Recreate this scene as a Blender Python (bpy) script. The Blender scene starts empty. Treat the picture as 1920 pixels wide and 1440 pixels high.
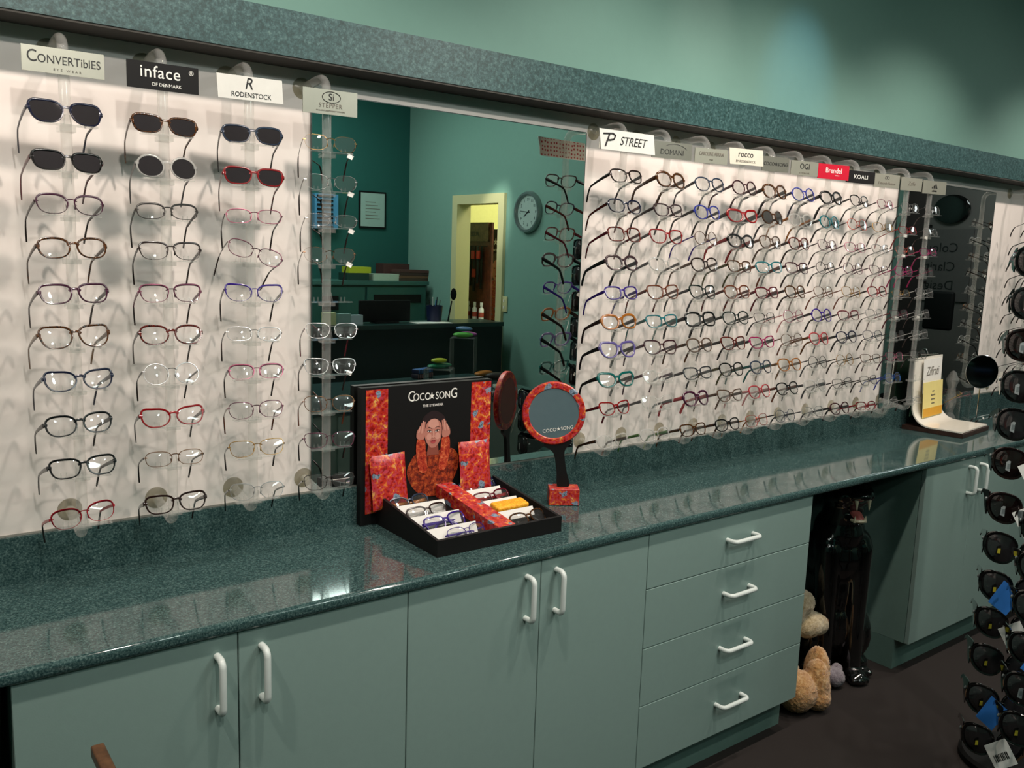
import bpy, bmesh, math, random
from mathutils import Vector, Matrix, Euler
random.seed(7)
SC = bpy.context.scene
COL = SC.collection
PI = math.pi

# ------------------------------------------------------------------ camera
F = 1625.0
CX = Vector((3134-960, 547-720, F)).normalized()          # world x (along the display wall) in camera axes
CD = Vector((-377, 10780, F)).normalized()
CD = (CD - CX*CX.dot(CD)).normalized()                    # world down
CY = CX.cross(CD)                                         # world y (into the wall)
CZ = -CD
CAM = Vector((0, -2.1, 1.652))
def ray(u, v):
    c = Vector((u-960, v-720, F))
    return Vector((CX.dot(c), CY.dot(c), CZ.dot(c)))
def at(u, v, axis, val):                                  # point of the photo on a world plane
    d = ray(u, v); t = (val-CAM[axis])/d[axis]
    return CAM + d*t
def mir(u, v, axis, val):                                 # the same for a point seen in the wall mirror
    if axis == 1: val = -val
    p = at(u, v, axis, val); p.y = -p.y
    return p
cam = bpy.data.objects.new('camera', bpy.data.cameras.new('camera'))
COL.objects.link(cam)
right = Vector((CX[0], CY[0], CZ[0])); down = Vector((CX[1], CY[1], CZ[1])); fwd = Vector((CX[2], CY[2], CZ[2]))
m = Matrix((right, -down, -fwd)).transposed().to_4x4(); m.translation = CAM
cam.matrix_world = m
cam.data.sensor_fit = 'HORIZONTAL'; cam.data.sensor_width = 36
cam.data.lens = F/1920*36
cam.data.clip_start = .02
SC.camera = cam

# ------------------------------------------------------------------ materials
MATS = {}
def nodes(name):
    m = bpy.data.materials.new(name); m.use_nodes = True
    nt = m.node_tree
    return m, nt, nt.nodes['Principled BSDF'], nt.nodes['Material Output']
def N(nt, kind, **kw):
    n = nt.nodes.new(kind)
    for k, v in kw.items():
        if k in n.inputs: n.inputs[k].default_value = v
        else: setattr(n, k, v)
    return n
def s2l(c):
    return tuple((x/12.92 if x <= .04045 else ((x+.055)/1.055)**2.4) for x in c)
def hexc(h):
    return s2l(tuple(int(h[i:i+2], 16)/255 for i in (0, 2, 4)))
def plain(name, col, rough=.5, metal=0, coat=0, bump=0, bscale=200, spec=.5, var=.06):
    if name in MATS: return MATS[name]
    if isinstance(col, str): col = hexc(col)
    m, nt, b, o = nodes(name)
    b.inputs['Roughness'].default_value = rough
    b.inputs['Metallic'].default_value = metal
    b.inputs['Coat Weight'].default_value = coat
    b.inputs['Specular IOR Level'].default_value = spec
    tc = N(nt, 'ShaderNodeTexCoord')
    nz = N(nt, 'ShaderNodeTexNoise', Scale=bscale*.2, Detail=3.0)
    nt.links.new(tc.outputs['Object'], nz.inputs['Vector'])
    mx = N(nt, 'ShaderNodeMix', data_type='RGBA')
    mx.inputs[6].default_value = tuple(c*(1-var) for c in col)+(1,)
    mx.inputs[7].default_value = tuple(min(1, c*(1+var)) for c in col)+(1,)
    nt.links.new(nz.outputs['Fac'], mx.inputs[0]); nt.links.new(mx.outputs[2], b.inputs['Base Color'])
    if bump:
        n2 = N(nt, 'ShaderNodeTexNoise', Scale=float(bscale), Detail=4.0)
        nt.links.new(tc.outputs['Object'], n2.inputs['Vector'])
        bp = N(nt, 'ShaderNodeBump', Strength=bump, Distance=.002)
        nt.links.new(n2.outputs['Fac'], bp.inputs['Height']); nt.links.new(bp.outputs[0], b.inputs['Normal'])
    MATS[name] = m
    return m
def ramp(nt, stops):
    r = N(nt, 'ShaderNodeValToRGB')
    e = r.color_ramp.elements
    while len(e) < len(stops): e.new(.5)
    for i, (p, c) in enumerate(stops):
        e[i].position = p; e[i].color = (hexc(c) if isinstance(c, str) else c)+(1,)
    return r
def speckle(name, stops, scale=90, rough=.2, coat=0, detail=6):
    if name in MATS: return MATS[name]
    m, nt, b, o = nodes(name)
    tc = N(nt, 'ShaderNodeTexCoord')
    nz = N(nt, 'ShaderNodeTexNoise', Scale=float(scale), Detail=float(detail), Roughness=.75)
    nt.links.new(tc.outputs['Object'], nz.inputs['Vector'])
    r = ramp(nt, stops)
    nt.links.new(nz.outputs['Fac'], r.inputs[0]); nt.links.new(r.outputs[0], b.inputs['Base Color'])
    b.inputs['Roughness'].default_value = rough; b.inputs['Coat Weight'].default_value = coat
    MATS[name] = m
    return m
def clear(name, tint=(1, 1, 1), body=.1, trans=.95, rough=.03, ior=1.5, white=(.9, .9, .88)):
    """clear plastic or glass: tinted transparency, a fresnel reflection and a little milky body"""
    if name in MATS: return MATS[name]
    m, nt, b, o = nodes(name)
    nt.nodes.remove(b)
    tr = N(nt, 'ShaderNodeBsdfTransparent'); tr.inputs[0].default_value = tuple(t*trans for t in tint)+(1,)
    gl = N(nt, 'ShaderNodeBsdfGlossy', Roughness=rough); gl.inputs[0].default_value = (1, 1, 1, 1)
    df = N(nt, 'ShaderNodeBsdfDiffuse'); df.inputs[0].default_value = tuple(white)+(1,)
    lw = N(nt, 'ShaderNodeLayerWeight'); lw.inputs[0].default_value = .5
    pw = N(nt, 'ShaderNodeMath', operation='POWER'); pw.inputs[1].default_value = 5
    fr = N(nt, 'ShaderNodeMath', operation='MULTIPLY_ADD'); f0 = ((ior-1)/(ior+1))**2
    fr.inputs[1].default_value = (1-f0)*.8; fr.inputs[2].default_value = f0
    nt.links.new(lw.outputs['Facing'], pw.inputs[0]); nt.links.new(pw.outputs[0], fr.inputs[0])
    m1 = N(nt, 'ShaderNodeMixShader'); m1.inputs[0].default_value = body
    m2 = N(nt, 'ShaderNodeMixShader')
    L = nt.links
    L.new(tr.outputs[0], m1.inputs[1]); L.new(df.outputs[0], m1.inputs[2])
    L.new(fr.outputs[0], m2.inputs[0]); L.new(m1.outputs[0], m2.inputs[1]); L.new(gl.outputs[0], m2.inputs[2])
    L.new(m2.outputs[0], o.inputs[0])
    MATS[name] = m
    return m
def tortoise(name, c1, c2, scale=140, rough=.15):
    return speckle(name, [(.38, c1), (.5, c2), (.62, c1)], scale, rough, 0, 2)
def emit(name, col, s):
    if name in MATS: return MATS[name]
    m, nt, b, o = nodes(name)
    b.inputs['Base Color'].default_value = (0, 0, 0, 1)
    b.inputs['Emission Color'].default_value = tuple(col)+(1,); b.inputs['Emission Strength'].default_value = s
    MATS[name] = m
    return m
def floral():
    if 'floral' in MATS: return MATS['floral']
    m, nt, b, o = nodes('floral'); L = nt.links
    tc = N(nt, 'ShaderNodeTexCoord')
    w = N(nt, 'ShaderNodeTexNoise', Scale=60.0, Detail=2.0)
    L.new(tc.outputs['Object'], w.inputs['Vector'])
    ad = N(nt, 'ShaderNodeVectorMath', operation='MULTIPLY_ADD')
    L.new(w.outputs['Color'], ad.inputs[0]); ad.inputs[1].default_value = (.03, .03, .03); L.new(tc.outputs['Object'], ad.inputs[2])
    v = N(nt, 'ShaderNodeTexVoronoi', Scale=75.0); L.new(ad.outputs[0], v.inputs['Vector'])
    r = ramp(nt, [(0, '4a090c'), (.2, '8c1210'), (.42, 'b4241a'), (.62, 'c23c26'), (.8, 'd87a30'), (.95, 'e0b060')])
    L.new(v.outputs['Distance'], r.inputs[0])
    n2 = N(nt, 'ShaderNodeTexNoise', Scale=130.0, Detail=3.0); L.new(tc.outputs['Object'], n2.inputs['Vector'])
    r2 = ramp(nt, [(.5, (0, 0, 0)), (.62, (1, 1, 1))]); L.new(n2.outputs['Fac'], r2.inputs[0])
    mx = N(nt, 'ShaderNodeMix', data_type='RGBA'); L.new(r2.outputs[0], mx.inputs[0]); L.new(r.outputs[0], mx.inputs[6])
    mx.inputs[7].default_value = hexc('b83c4e')+(1,)
    v3 = N(nt, 'ShaderNodeTexVoronoi', Scale=21.0); L.new(ad.outputs[0], v3.inputs['Vector'])
    r3 = ramp(nt, [(.23, (1, 1, 1)), (.27, (0, 0, 0))]); L.new(v3.outputs['Distance'], r3.inputs[0])
    r4 = ramp(nt, [(.35, '31434e'), (.5, '8fa2b4'), (.65, '5c6f86')]); L.new(n2.outputs['Fac'], r4.inputs[0])
    mx2 = N(nt, 'ShaderNodeMix', data_type='RGBA'); L.new(r3.outputs[0], mx2.inputs[0]); L.new(mx.outputs[2], mx2.inputs[6]); L.new(r4.outputs[0], mx2.inputs[7])
    L.new(mx2.outputs[2], b.inputs['Base Color']); b.inputs['Roughness'].default_value = .35
    MATS['floral'] = m
    return m
def stripes(name, c1, c2, scale, axis='X', rough=.5):
    if name in MATS: return MATS[name]
    m, nt, b, o = nodes(name)
    tc = N(nt, 'ShaderNodeTexCoord')
    w = N(nt, 'ShaderNodeTexWave', Scale=float(scale), bands_direction=axis)
    nt.links.new(tc.outputs['Object'], w.inputs['Vector'])
    r = ramp(nt, [(.45, c1), (.55, c2)]); nt.links.new(w.outputs['Fac'], r.inputs[0])
    nt.links.new(r.outputs[0], b.inputs['Base Color']); b.inputs['Roughness'].default_value = rough
    MATS[name] = m
    return m

LAM = speckle('green_granite_laminate', [(.3, '162829'), (.44, '294243'), (.55, '445c5a'), (.68, '708783')], 230, .07)
LAM.node_tree.nodes['Principled BSDF'].inputs['Specular IOR Level'].default_value = .6
FASCIA = speckle('green_granite_fascia', [(.3, '112828'), (.45, '22403f'), (.55, '355556'), (.7, '5a7873')], 120, .4)
DOORM = plain('sage_laminate', '829a94', .38, bump=.05, bscale=300, var=.03)
EDGE = plain('dark_gap', '1a2422', .6)
WPANEL = plain('white_laminate_panel', 'e9e1da', .45, var=.02)
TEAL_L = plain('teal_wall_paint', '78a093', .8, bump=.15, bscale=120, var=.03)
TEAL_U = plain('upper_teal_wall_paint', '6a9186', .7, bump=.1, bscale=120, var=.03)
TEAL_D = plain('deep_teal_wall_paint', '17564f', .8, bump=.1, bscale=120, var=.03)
CREAM = plain('cream_paint', 'cfc898', .6, var=.02)
CARPET = speckle('dark_carpet', [(.35, '130e0c'), (.5, '1c1613'), (.65, '2a221e')], 900, .95)
CEIL = plain('white_ceiling_paint', 'b9b7b0', .9)
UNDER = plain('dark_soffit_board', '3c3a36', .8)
ACRY = clear('clear_acrylic', (.98, .98, .97), .11, .97, .04, white=(1, 1, .97))
ACRY2 = clear('clear_acrylic_shelf', (.97, .98, .97), .07, .96, .05)
CUP = clear('suction_cup_rubber', (.95, .93, .85), .03, .995, .2, 1.2, white=(1, .97, .85))
LENS = clear('clear_lens', (.985, .985, .985), .012, .99, .02, 1.45)
LENSD = plain('sunglass_lens', (.025, .023, .025), .04, coat=.5)
LENSG = clear('grey_tinted_lens', (.35, .37, .37), .03, .9, .03, 1.5)
WHITE = plain('white_plastic', 'dcdcd8', .3)
HANDLE = plain('white_handle_plastic', 'd3dcd8', .25)
BLACK = plain('black_board', (.004, .004, .004), .6, spec=.25)
BLACKG = plain('black_gloss', (.004, .004, .004), .08, coat=.6)
PAPER = plain('white_card', 'e6e4de', .6)
PAPERB = plain('blue_card', '2f74c4', .5)
WOOD = speckle('brown_wood', [(.35, '3c2615'), (.5, '583a22'), (.65, '6c4c30')], 25, .45)
WOODR = speckle('reddish_wood', [(.35, '3a1a10'), (.5, '57281a'), (.65, '6b3420')], 20, .45)
METAL = plain('silver_metal', 'b8b8b8', .2, 1)
FLOR = floral()
def mirror_mat(name, col, r=.0):
    m, nt, b, o = nodes(name)
    b.inputs['Base Color'].default_value = tuple(col)+(1,); b.inputs['Metallic'].default_value = 1; b.inputs['Roughness'].default_value = r
    return m
MIRROR = mirror_mat('silvered_mirror', (.86, .9, .87), 0.0)

# ------------------------------------------------------------------ mesh helpers
class MB:
    def __init__(s): s.b = bmesh.new()
    def box(s, x0, x1, y0, y1, z0, z1, M=None):
        v = [s.b.verts.new((x, y, z)) for z in (z0, z1) for y in (y0, y1) for x in (x0, x1)]
        for f in ((0, 2, 3, 1), (4, 5, 7, 6), (0, 1, 5, 4), (2, 6, 7, 3), (0, 4, 6, 2), (1, 3, 7, 5)):
            s.b.faces.new([v[i] for i in f])
        if M: bmesh.ops.transform(s.b, matrix=M, verts=v)
        return s
    def tube(s, pts, r, n=10, closed=False, flat=None, cap=True):
        """sweep an n-gon of radius r (number, or one per point) along pts; flat=(sx, sy) squashes it"""
        P = [Vector(p) for p in pts]; k = len(P)
        R = r if isinstance(r, (list, tuple)) else [r]*k
        rings = []; up = None
        for i in range(k):
            if closed: t = P[(i+1) % k]-P[i-1]
            else: t = P[min(i+1, k-1)]-P[max(i-1, 0)]
            t.normalize()
            if up is None:
                up = Vector((0, 0, 1)) if abs(t.z) < .9 else Vector((0, 1, 0))
            u = (up - t*t.dot(up)).normalized(); up = u
            w = t.cross(u)
            fx, fy = flat if flat else (1, 1)
            rings.append([s.b.verts.new(P[i]+u*(math.cos(2*PI*(j+.5)/n)*R[i]*fx)+w*(math.sin(2*PI*(j+.5)/n)*R[i]*fy)) for j in range(n)])
        rng = range(k) if closed else range(k-1)
        for i in rng:
            a, c = rings[i], rings[(i+1) % k]
            for j in range(n):
                s.b.faces.new((a[j], a[(j+1) % n], c[(j+1) % n], c[j]))
        if cap and not closed:
            s.b.faces.new(rings[0][::-1]); s.b.faces.new(rings[-1])
        return s
    def prism(s, pts, y0, y1, M=None):
        """outline in (x, z), extruded along y"""
        a = [s.b.verts.new((p[0], y0, p[1])) for p in pts]; c = [s.b.verts.new((p[0], y1, p[1])) for p in pts]
        k = len(pts)
        for i in range(k): s.b.faces.new((a[i], a[(i+1) % k], c[(i+1) % k], c[i]))
        s.b.faces.new(a[::-1]); s.b.faces.new(c)
        if M: bmesh.ops.transform(s.b, matrix=M, verts=a+c)
        return s
    def lathe(s, prof, n=24, M=None):
        rings = []; al = []
        for (r, z) in prof:
            if r < 1e-6: v = [s.b.verts.new((0, 0, z))]
            else: v = [s.b.verts.new((r*math.cos(2*PI*j/n), r*math.sin(2*PI*j/n), z)) for j in range(n)]
            rings.append(v); al += v
        for a, c in zip(rings, rings[1:]):
            for j in range(n):
                if len(a) == 1 and len(c) == 1: continue
                if len(a) == 1: s.b.faces.new((a[0], c[j], c[(j+1) % n]))
                elif len(c) == 1: s.b.faces.new((a[j], a[(j+1) % n], c[0]))
                else: s.b.faces.new((a[j], a[(j+1) % n], c[(j+1) % n], c[j]))
        if len(rings[0]) > 1: s.b.faces.new(rings[0][::-1])
        if len(rings[-1]) > 1: s.b.faces.new(rings[-1])
        if M: bmesh.ops.transform(s.b, matrix=M, verts=al)
        return s
    def ball(s, c, r, seg=16, M=None):
        c = Vector(c); r = r if isinstance(r, (tuple, list)) else (r, r, r)
        mm = Matrix.Translation(c) @ (M if M else Matrix.Identity(4)) @ Matrix.Diagonal((*r, 1))
        bmesh.ops.create_uvsphere(s.b, u_segments=seg, v_segments=max(6, seg//2), radius=1, matrix=mm)
        return s
    def rbox(s, cx, cy, cz, sx, sy, sz, bev, seg=3):
        """bevelled box as its own island"""
        t = bmesh.new(); bmesh.ops.create_cube(t, size=1, matrix=Matrix.Translation((cx, cy, cz)) @ Matrix.Diagonal((sx, sy, sz, 1)))
        bmesh.ops.bevel(t, geom=list(t.edges), offset=bev, segments=seg, profile=.5, affect='EDGES')
        me = bpy.data.meshes.new('t'); t.to_mesh(me); t.free(); s.b.from_mesh(me); bpy.data.meshes.remove(me)
        return s
    def mesh(s, name, smooth=True, angle=40):
        bmesh.ops.recalc_face_normals(s.b, faces=s.b.faces)
        me = bpy.data.meshes.new(name); s.b.to_mesh(me); s.b.free()
        if smooth:
            me.polygons.foreach_set('use_smooth', [True]*len(me.polygons))
            me.set_sharp_from_angle(angle=math.radians(angle))
        return me
    def obj(s, name, mat, parent=None, **kw):
        sm = kw.pop('smooth', True); ang = kw.pop('angle', 40)
        return link(name, s.mesh(name, sm, ang), mat, parent, **kw)
def link(name, me, mat, parent=None, loc=None, rot=None, label=None, cat=None, group=None, kind=None):
    o = bpy.data.objects.new(name, me); COL.objects.link(o)
    if mat:
        if not me.materials: me.materials.append(mat)
        if me.materials[0] != mat:
            o.material_slots[0].link = 'OBJECT'; o.material_slots[0].material = mat
    if parent: o.parent = parent
    if loc is not None: o.location = loc
    if rot is not None: o.rotation_euler = rot
    if label: o['label'] = label
    if cat: o['category'] = cat
    if group: o['group'] = group
    if kind: o['kind'] = kind
    return o
def thing(name, label, cat, loc=(0, 0, 0), rot=(0, 0, 0), group=None):
    o = bpy.data.objects.new(name, None); COL.objects.link(o)
    o.empty_display_size = .05; o.location = loc; o.rotation_euler = rot
    o['label'] = label; o['category'] = cat
    if group: o['group'] = group
    return o
def struct(name, mb, mat, **kw): return mb.obj(name, mat, kind='structure', smooth=False, **kw)
def text(name, body, size, loc, mat, parent, xs=1.0, off=0.0, shear=0.0, space=1.0, rot=(PI/2, 0, 0), ext=.0004, align='CENTER'):
    c = bpy.data.curves.new(name, 'FONT'); c.body = body; c.size = size; c.extrude = ext; c.offset = off
    c.shear = shear; c.space_character = space; c.align_x = align; c.align_y = 'CENTER'; c.resolution_u = 3
    t = bpy.data.objects.new(name, c); COL.objects.link(t)
    dg = bpy.context.evaluated_depsgraph_get()
    me = bpy.data.meshes.new_from_object(t.evaluated_get(dg))
    bpy.data.objects.remove(t); bpy.data.curves.remove(c)
    me.transform(Matrix.Diagonal((xs, 1, 1, 1))); me.materials.clear()
    return link(name, me, mat, parent, loc, rot)
def blob(name, prims, voxel, mat, parent=None, smooth=6, **kw):
    """one continuous surface from overlapping balls (c, r) and tapered limbs (a, b, ra, rb)"""
    mb = MB()
    for p in prims:
        if len(p) == 2: mb.ball(p[0], p[1], 20)
        elif len(p) == 3: mb.ball(p[0], p[1], 20, Euler(p[2]).to_matrix().to_4x4())
        else:
            a, c, ra, rb = p; a = Vector(a); c = Vector(c); k = 6
            pts = [a.lerp(c, i/k) for i in range(k+1)]
            mb.tube(pts, [ra+(rb-ra)*i/k for i in range(k+1)], 16); mb.ball(a, ra, 16); mb.ball(c, rb, 16)
    o = mb.obj(name, mat, parent, **kw)
    r = o.modifiers.new('r', 'REMESH'); r.mode = 'VOXEL'; r.voxel_size = voxel
    q = o.modifiers.new('s', 'SMOOTH'); q.iterations = smooth; q.factor = .5
    dg = bpy.context.evaluated_depsgraph_get()
    me = bpy.data.meshes.new_from_object(o.evaluated_get(dg))
    o.modifiers.clear(); o.data = me; me.name = name
    me.polygons.foreach_set('use_smooth', [True]*len(me.polygons))
    return o

# ------------------------------------------------------------------ the room
ZC = .898                                   # worktop height
struct('floor', MB().box(-1.6, 8.2, -5, .1, -.05, 0), CARPET)
struct('ceiling', MB().box(-1.6, 8.2, -5, .1, 3.0, 3.05), CEIL)
struct('wall_display', MB().box(-1.6, 8.2, .004, .1, 0, 3.0), TEAL_U)
struct('wall_left', MB().box(-1.65, -1.6, -5, .1, 0, 3.0), TEAL_L)
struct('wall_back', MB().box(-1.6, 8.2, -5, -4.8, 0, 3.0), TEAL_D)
DY0, DY1, DZ = -3.98, -3.40, 2.03           # doorway in the end wall
struct('wall_end', MB().box(4, 4.1, -4.8, DY0, 0, 3).box(4, 4.1, DY1, -2.3, 0, 3).box(4, 4.1, DY0, DY1, DZ, 3), TEAL_L)
struct('wall_inner', MB().box(4.1, 8.2, -2.4, -2.3, 0, 3), TEAL_L)
struct('wall_right', MB().box(8.2, 8.25, -5, .1, 0, 3.0), TEAL_L)
struct('wall_office', MB().box(6.4, 6.45, -4.8, -2.4, 0, 3), plain('pale_yellow_paint', 'd8d490', .8))
struct('wall_office_back', MB().box(4.1, 6.4, -4.799, -4.78, 0, 3), plain('pale_yellow_paint', 'd8d490', .8))
fr = MB()
for y in (DY0, DY1):
    s = 1 if y == DY1 else -1
    fr.box(3.975, 4.11, *sorted((y-s*.004, y+s*.07)), 0, DZ-.004)
fr.box(3.975, 4.11, DY0-.07, DY1+.07, DZ-.004, DZ+.07)
struct('trim_1', fr, CREAM)
# white wall lining behind the stands, and the soffit above it
struct('wall_panel', MB().box(-1.5, 8, -.0, .0039, 1.005, 2.08), WPANEL)
struct('trim_2', MB().box(-1.5, 8, -.003, .0, 1.003, 1.0075), plain('grey_edging', '8d8c84', .5))
bulk = MB().box(-1.55, 8.1, -.105, .004, 2.084, 2.186)
struct('trim_3', bulk, FASCIA)
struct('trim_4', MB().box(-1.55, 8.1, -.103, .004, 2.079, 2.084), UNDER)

def wall_mirror(name, x0, x1, label):
    t = thing(name, label, 'mirror', (0, 0, 0))
    MB().box(x0, x1, -.006, -.0012, 1.009, 2.027).obj('mirror_glass', MIRROR, t, smooth=False)
    e = MB().box(x0-.0025, x0, -.006, -.0012, 1.009, 2.027).box(x1, x1+.0025, -.006, -.0012, 1.009, 2.027).box(x0, x1, -.006, -.0012, 2.027, 2.0295)
    e.obj('mirror_edge', plain('mirror_edge_green', '2c4440', .3), t, smooth=False)
wall_mirror('wall_mirror', .935, 1.845, 'large frameless wall mirror between the two groups of eyeglass stands, reflecting the reception')
wall_mirror('wall_mirror', 3.69, 4.585, 'dark frameless wall mirror behind the rightmost stands and the white curved card display')

# ------------------------------------------------------------------ worktop and cabinets
wt = thing('worktop', 'long dark green granite laminate worktop under the eyeglass stands', 'worktop')
prof = [(-.012, ZC), (-.443, ZC)]
for k in range(9):
    a = PI/2*k/8; prof.append((-.443-.010*math.sin(a), ZC-.010+.010*math.cos(a)))
prof += [(-.453, ZC-.018)]
for k in range(1, 7):
    a = PI/2*k/6; prof.append((-.443-.010*math.cos(a), ZC-.018-.010*math.sin(a)))
prof += [(-.012, ZC-.028)]
b = bmesh.new()
A = [b.verts.new((-1.5, y, z)) for y, z in prof]; B = [b.verts.new((7.9, y, z)) for y, z in prof]
for i in range(len(prof)): b.faces.new((A[i], A[(i+1) % len(prof)], B[(i+1) % len(prof)], B[i]))
b.faces.new(A); b.faces.new(B[::-1])
mb = MB(); mb.b.free(); mb.b = b
mb.obj('worktop_slab', LAM, wt, angle=30)
MB().box(-1.5, 7.9, -.012, .0, ZC-.028, 1.0028).obj('upstand', LAM, wt, smooth=False)

def bar_handle(length, vertical, parent, loc):
    h = length/2; d = .036; r = .0075
    pts = []
    for p in [(-h, 0), (-h, -d*.55)]: pts.append(p)
    for k in range(1, 6):
        a = PI/2*k/5; pts.append((-h+.014*(1-math.cos(a)), -d*.55-.014*math.sin(a)))
    pts = pts+[(-x, y) for x, y in pts[::-1]]
    P = [(0, y, x) if vertical else (x, y, 0) for x, y in pts]
    return MB().tube(P, r, 10).obj('handle', HANDLE, parent, loc=loc, angle=60)
YF = -.44
def front(parent, name, x0, x1, z0, z1, hx, hz, vert, hl):
    d = MB().rbox((x0+x1)/2, YF+.009, (z0+z1)/2, x1-x0-.0025, .018, z1-z0-.0025, .0012, 1).obj(name, DOORM, parent, smooth=False)
    if hx is not None: bar_handle(hl, vert, d, (hx, YF, hz))
    return d
def cabinet(x0, x1, label, zk=.13):
    t = thing('base_cabinet', label, 'cabinet', ((x0+x1)/2, -.22, 0))
    t.location = (0, 0, 0)
    MB().box(x0+.001, x1-.001, YF+.02, -.012, zk, ZC-.03).obj('carcass', plain('sage_carcass', '6d8a82', .5), t, smooth=False)
    MB().box(x0+.001, x1-.001, YF+.06, -.03, 0.001, zk-.001).obj('kickboard', plain('sage_kickboard', '5f7d75', .5), t, smooth=False)
    return t
Z0, Z1 = .129, .868
c = cabinet(.171, .978, 'two-door sage cabinet under the worktop at the left of the photo')
front(c, 'door', .171, .578, Z0, Z1, .535, .77, True, .113)
front(c, 'door', .578, .978, Z0, Z1, .627, .77, True, .113)
c = cabinet(.978, 1.772, 'two-door sage cabinet between the left cabinet and the drawer unit')
front(c, 'door', .978, 1.375, Z0, Z1, 1.327, .776, True, .113)
front(c, 'door', 1.375, 1.772, Z0, Z1, 1.425, .776, True, .113)
c = cabinet(1.772, 2.566, 'sage drawer unit with four drawers and white bar handles')
for z0, z1 in ((.699, .868), (.516, .699), (.334, .516), (.129, .334)):
    front(c, 'drawer', 1.772, 2.566, z0, z1, 2.185, z0+(z1-z0)*.55-.004, False, .125)
c = cabinet(3.322, 4.12, 'two-door sage cabinet right of the panther statue')
front(c, 'door', 3.322, 3.722, Z0, Z1, 3.674, .775, True, .113)
front(c, 'door', 3.722, 4.12, Z0, Z1, 3.77, .775, True, .113)
c = cabinet(4.12, 4.92, 'two-door sage cabinet at the far right, behind the sunglasses')
front(c, 'door', 4.12, 4.52, Z0, Z1, 4.47, .775, True, .113)
front(c, 'door', 4.52, 4.92, Z0, Z1, 4.57, .775, True, .113)
MB().box(-.9, .150, -.40, -.30, 0.001, .869).obj('end_panel', plain('dark_green_panel', '2f423d', .5), label='dark green support panel under the left end of the worktop', cat='panel', smooth=False)
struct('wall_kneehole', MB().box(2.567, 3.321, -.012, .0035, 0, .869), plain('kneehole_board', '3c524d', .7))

# ------------------------------------------------------------------ eyeglasses
# shape: half width, half height, squareness, taper, lift, bridge
SH = {'rect': (.0260, .0178, 3.0, .22, .16), 'oval': (.0260, .0188, 2.5, .14, .16), 'round': (.0240, .0222, 2.1, .03, 0),
      'panto': (.0248, .0208, 2.5, .24, .04), 'cat': (.0268, .0182, 2.4, .16, .50), 'butterfly': (.0268, .0205, 2.7, .28, .26),
      'square': (.0265, .0200, 3.4, .08, .05), 'slim': (.0258, .0155, 2.8, .08, .10)}
TH = {'thin': (.0018, .0013, .0024), 'mid': (.0045, .0027, .0038), 'thick': (.0074, .0048, .0048), 'half': (.0043, .0009, .0032), 'rimless': (.0004, .0004, .001)}
BR = .0155
GL = {}
def outline(sh, n, side):
    a, b, e, tp, lf = SH[sh]; out = []
    for i in range(n):
        t = 2*PI*i/n; cx, sz = math.cos(t), math.sin(t)
        x = a*math.copysign(abs(cx)**(2/e), cx); z = b*math.copysign(abs(sz)**(2/e), sz)
        x *= 1+tp*z/b*.6
        o = max(0, x/a)
        z += lf*b*o*o*(.6+.5*z/b) - (.08*b*(max(0, -x/a)) if z > 0 else 0)
        out.append((x*side, z))
    return out
def wrapy(x): return 3.2*x*x*.55
def rim_strip(mb, pts, cx, tt, tb, dep):
    n = len(pts); rings = []
    cz = sum(p[1] for p in pts)/n; b = max(abs(p[1]-cz) for p in pts)
    for i, (x, z) in enumerate(pts):
        px, pz = pts[i-1]; qx, qz = pts[(i+1) % n]
        tx, tz = qx-px, qz-pz; l = math.hypot(tx, tz) or 1
        nx, nz = tz/l, -tx/l
        if nx*x+nz*(z-cz) < 0: nx, nz = -nx, -nz
        k = (z-cz)/b*.5+.5; w = tb+(tt-tb)*max(0, min(1, k))**1.3
        X = cx+x
        ring = []
        for (s, d) in ((0, -.3), (.25, -.5), (.8, -.5), (1, -.25), (1, .25), (.8, .5), (.25, .5), (0, .3)):
            xx = X+nx*w*s; ring.append(mb.b.verts.new((xx, wrapy(xx)+d*dep, z+nz*w*s)))
        rings.append(ring)
    for i in range(n):
        a, c = rings[i], rings[(i+1) % n]
        for j in range(8): mb.b.faces.new((a[j], a[(j+1) % 8], c[(j+1) % 8], c[j]))
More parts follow.
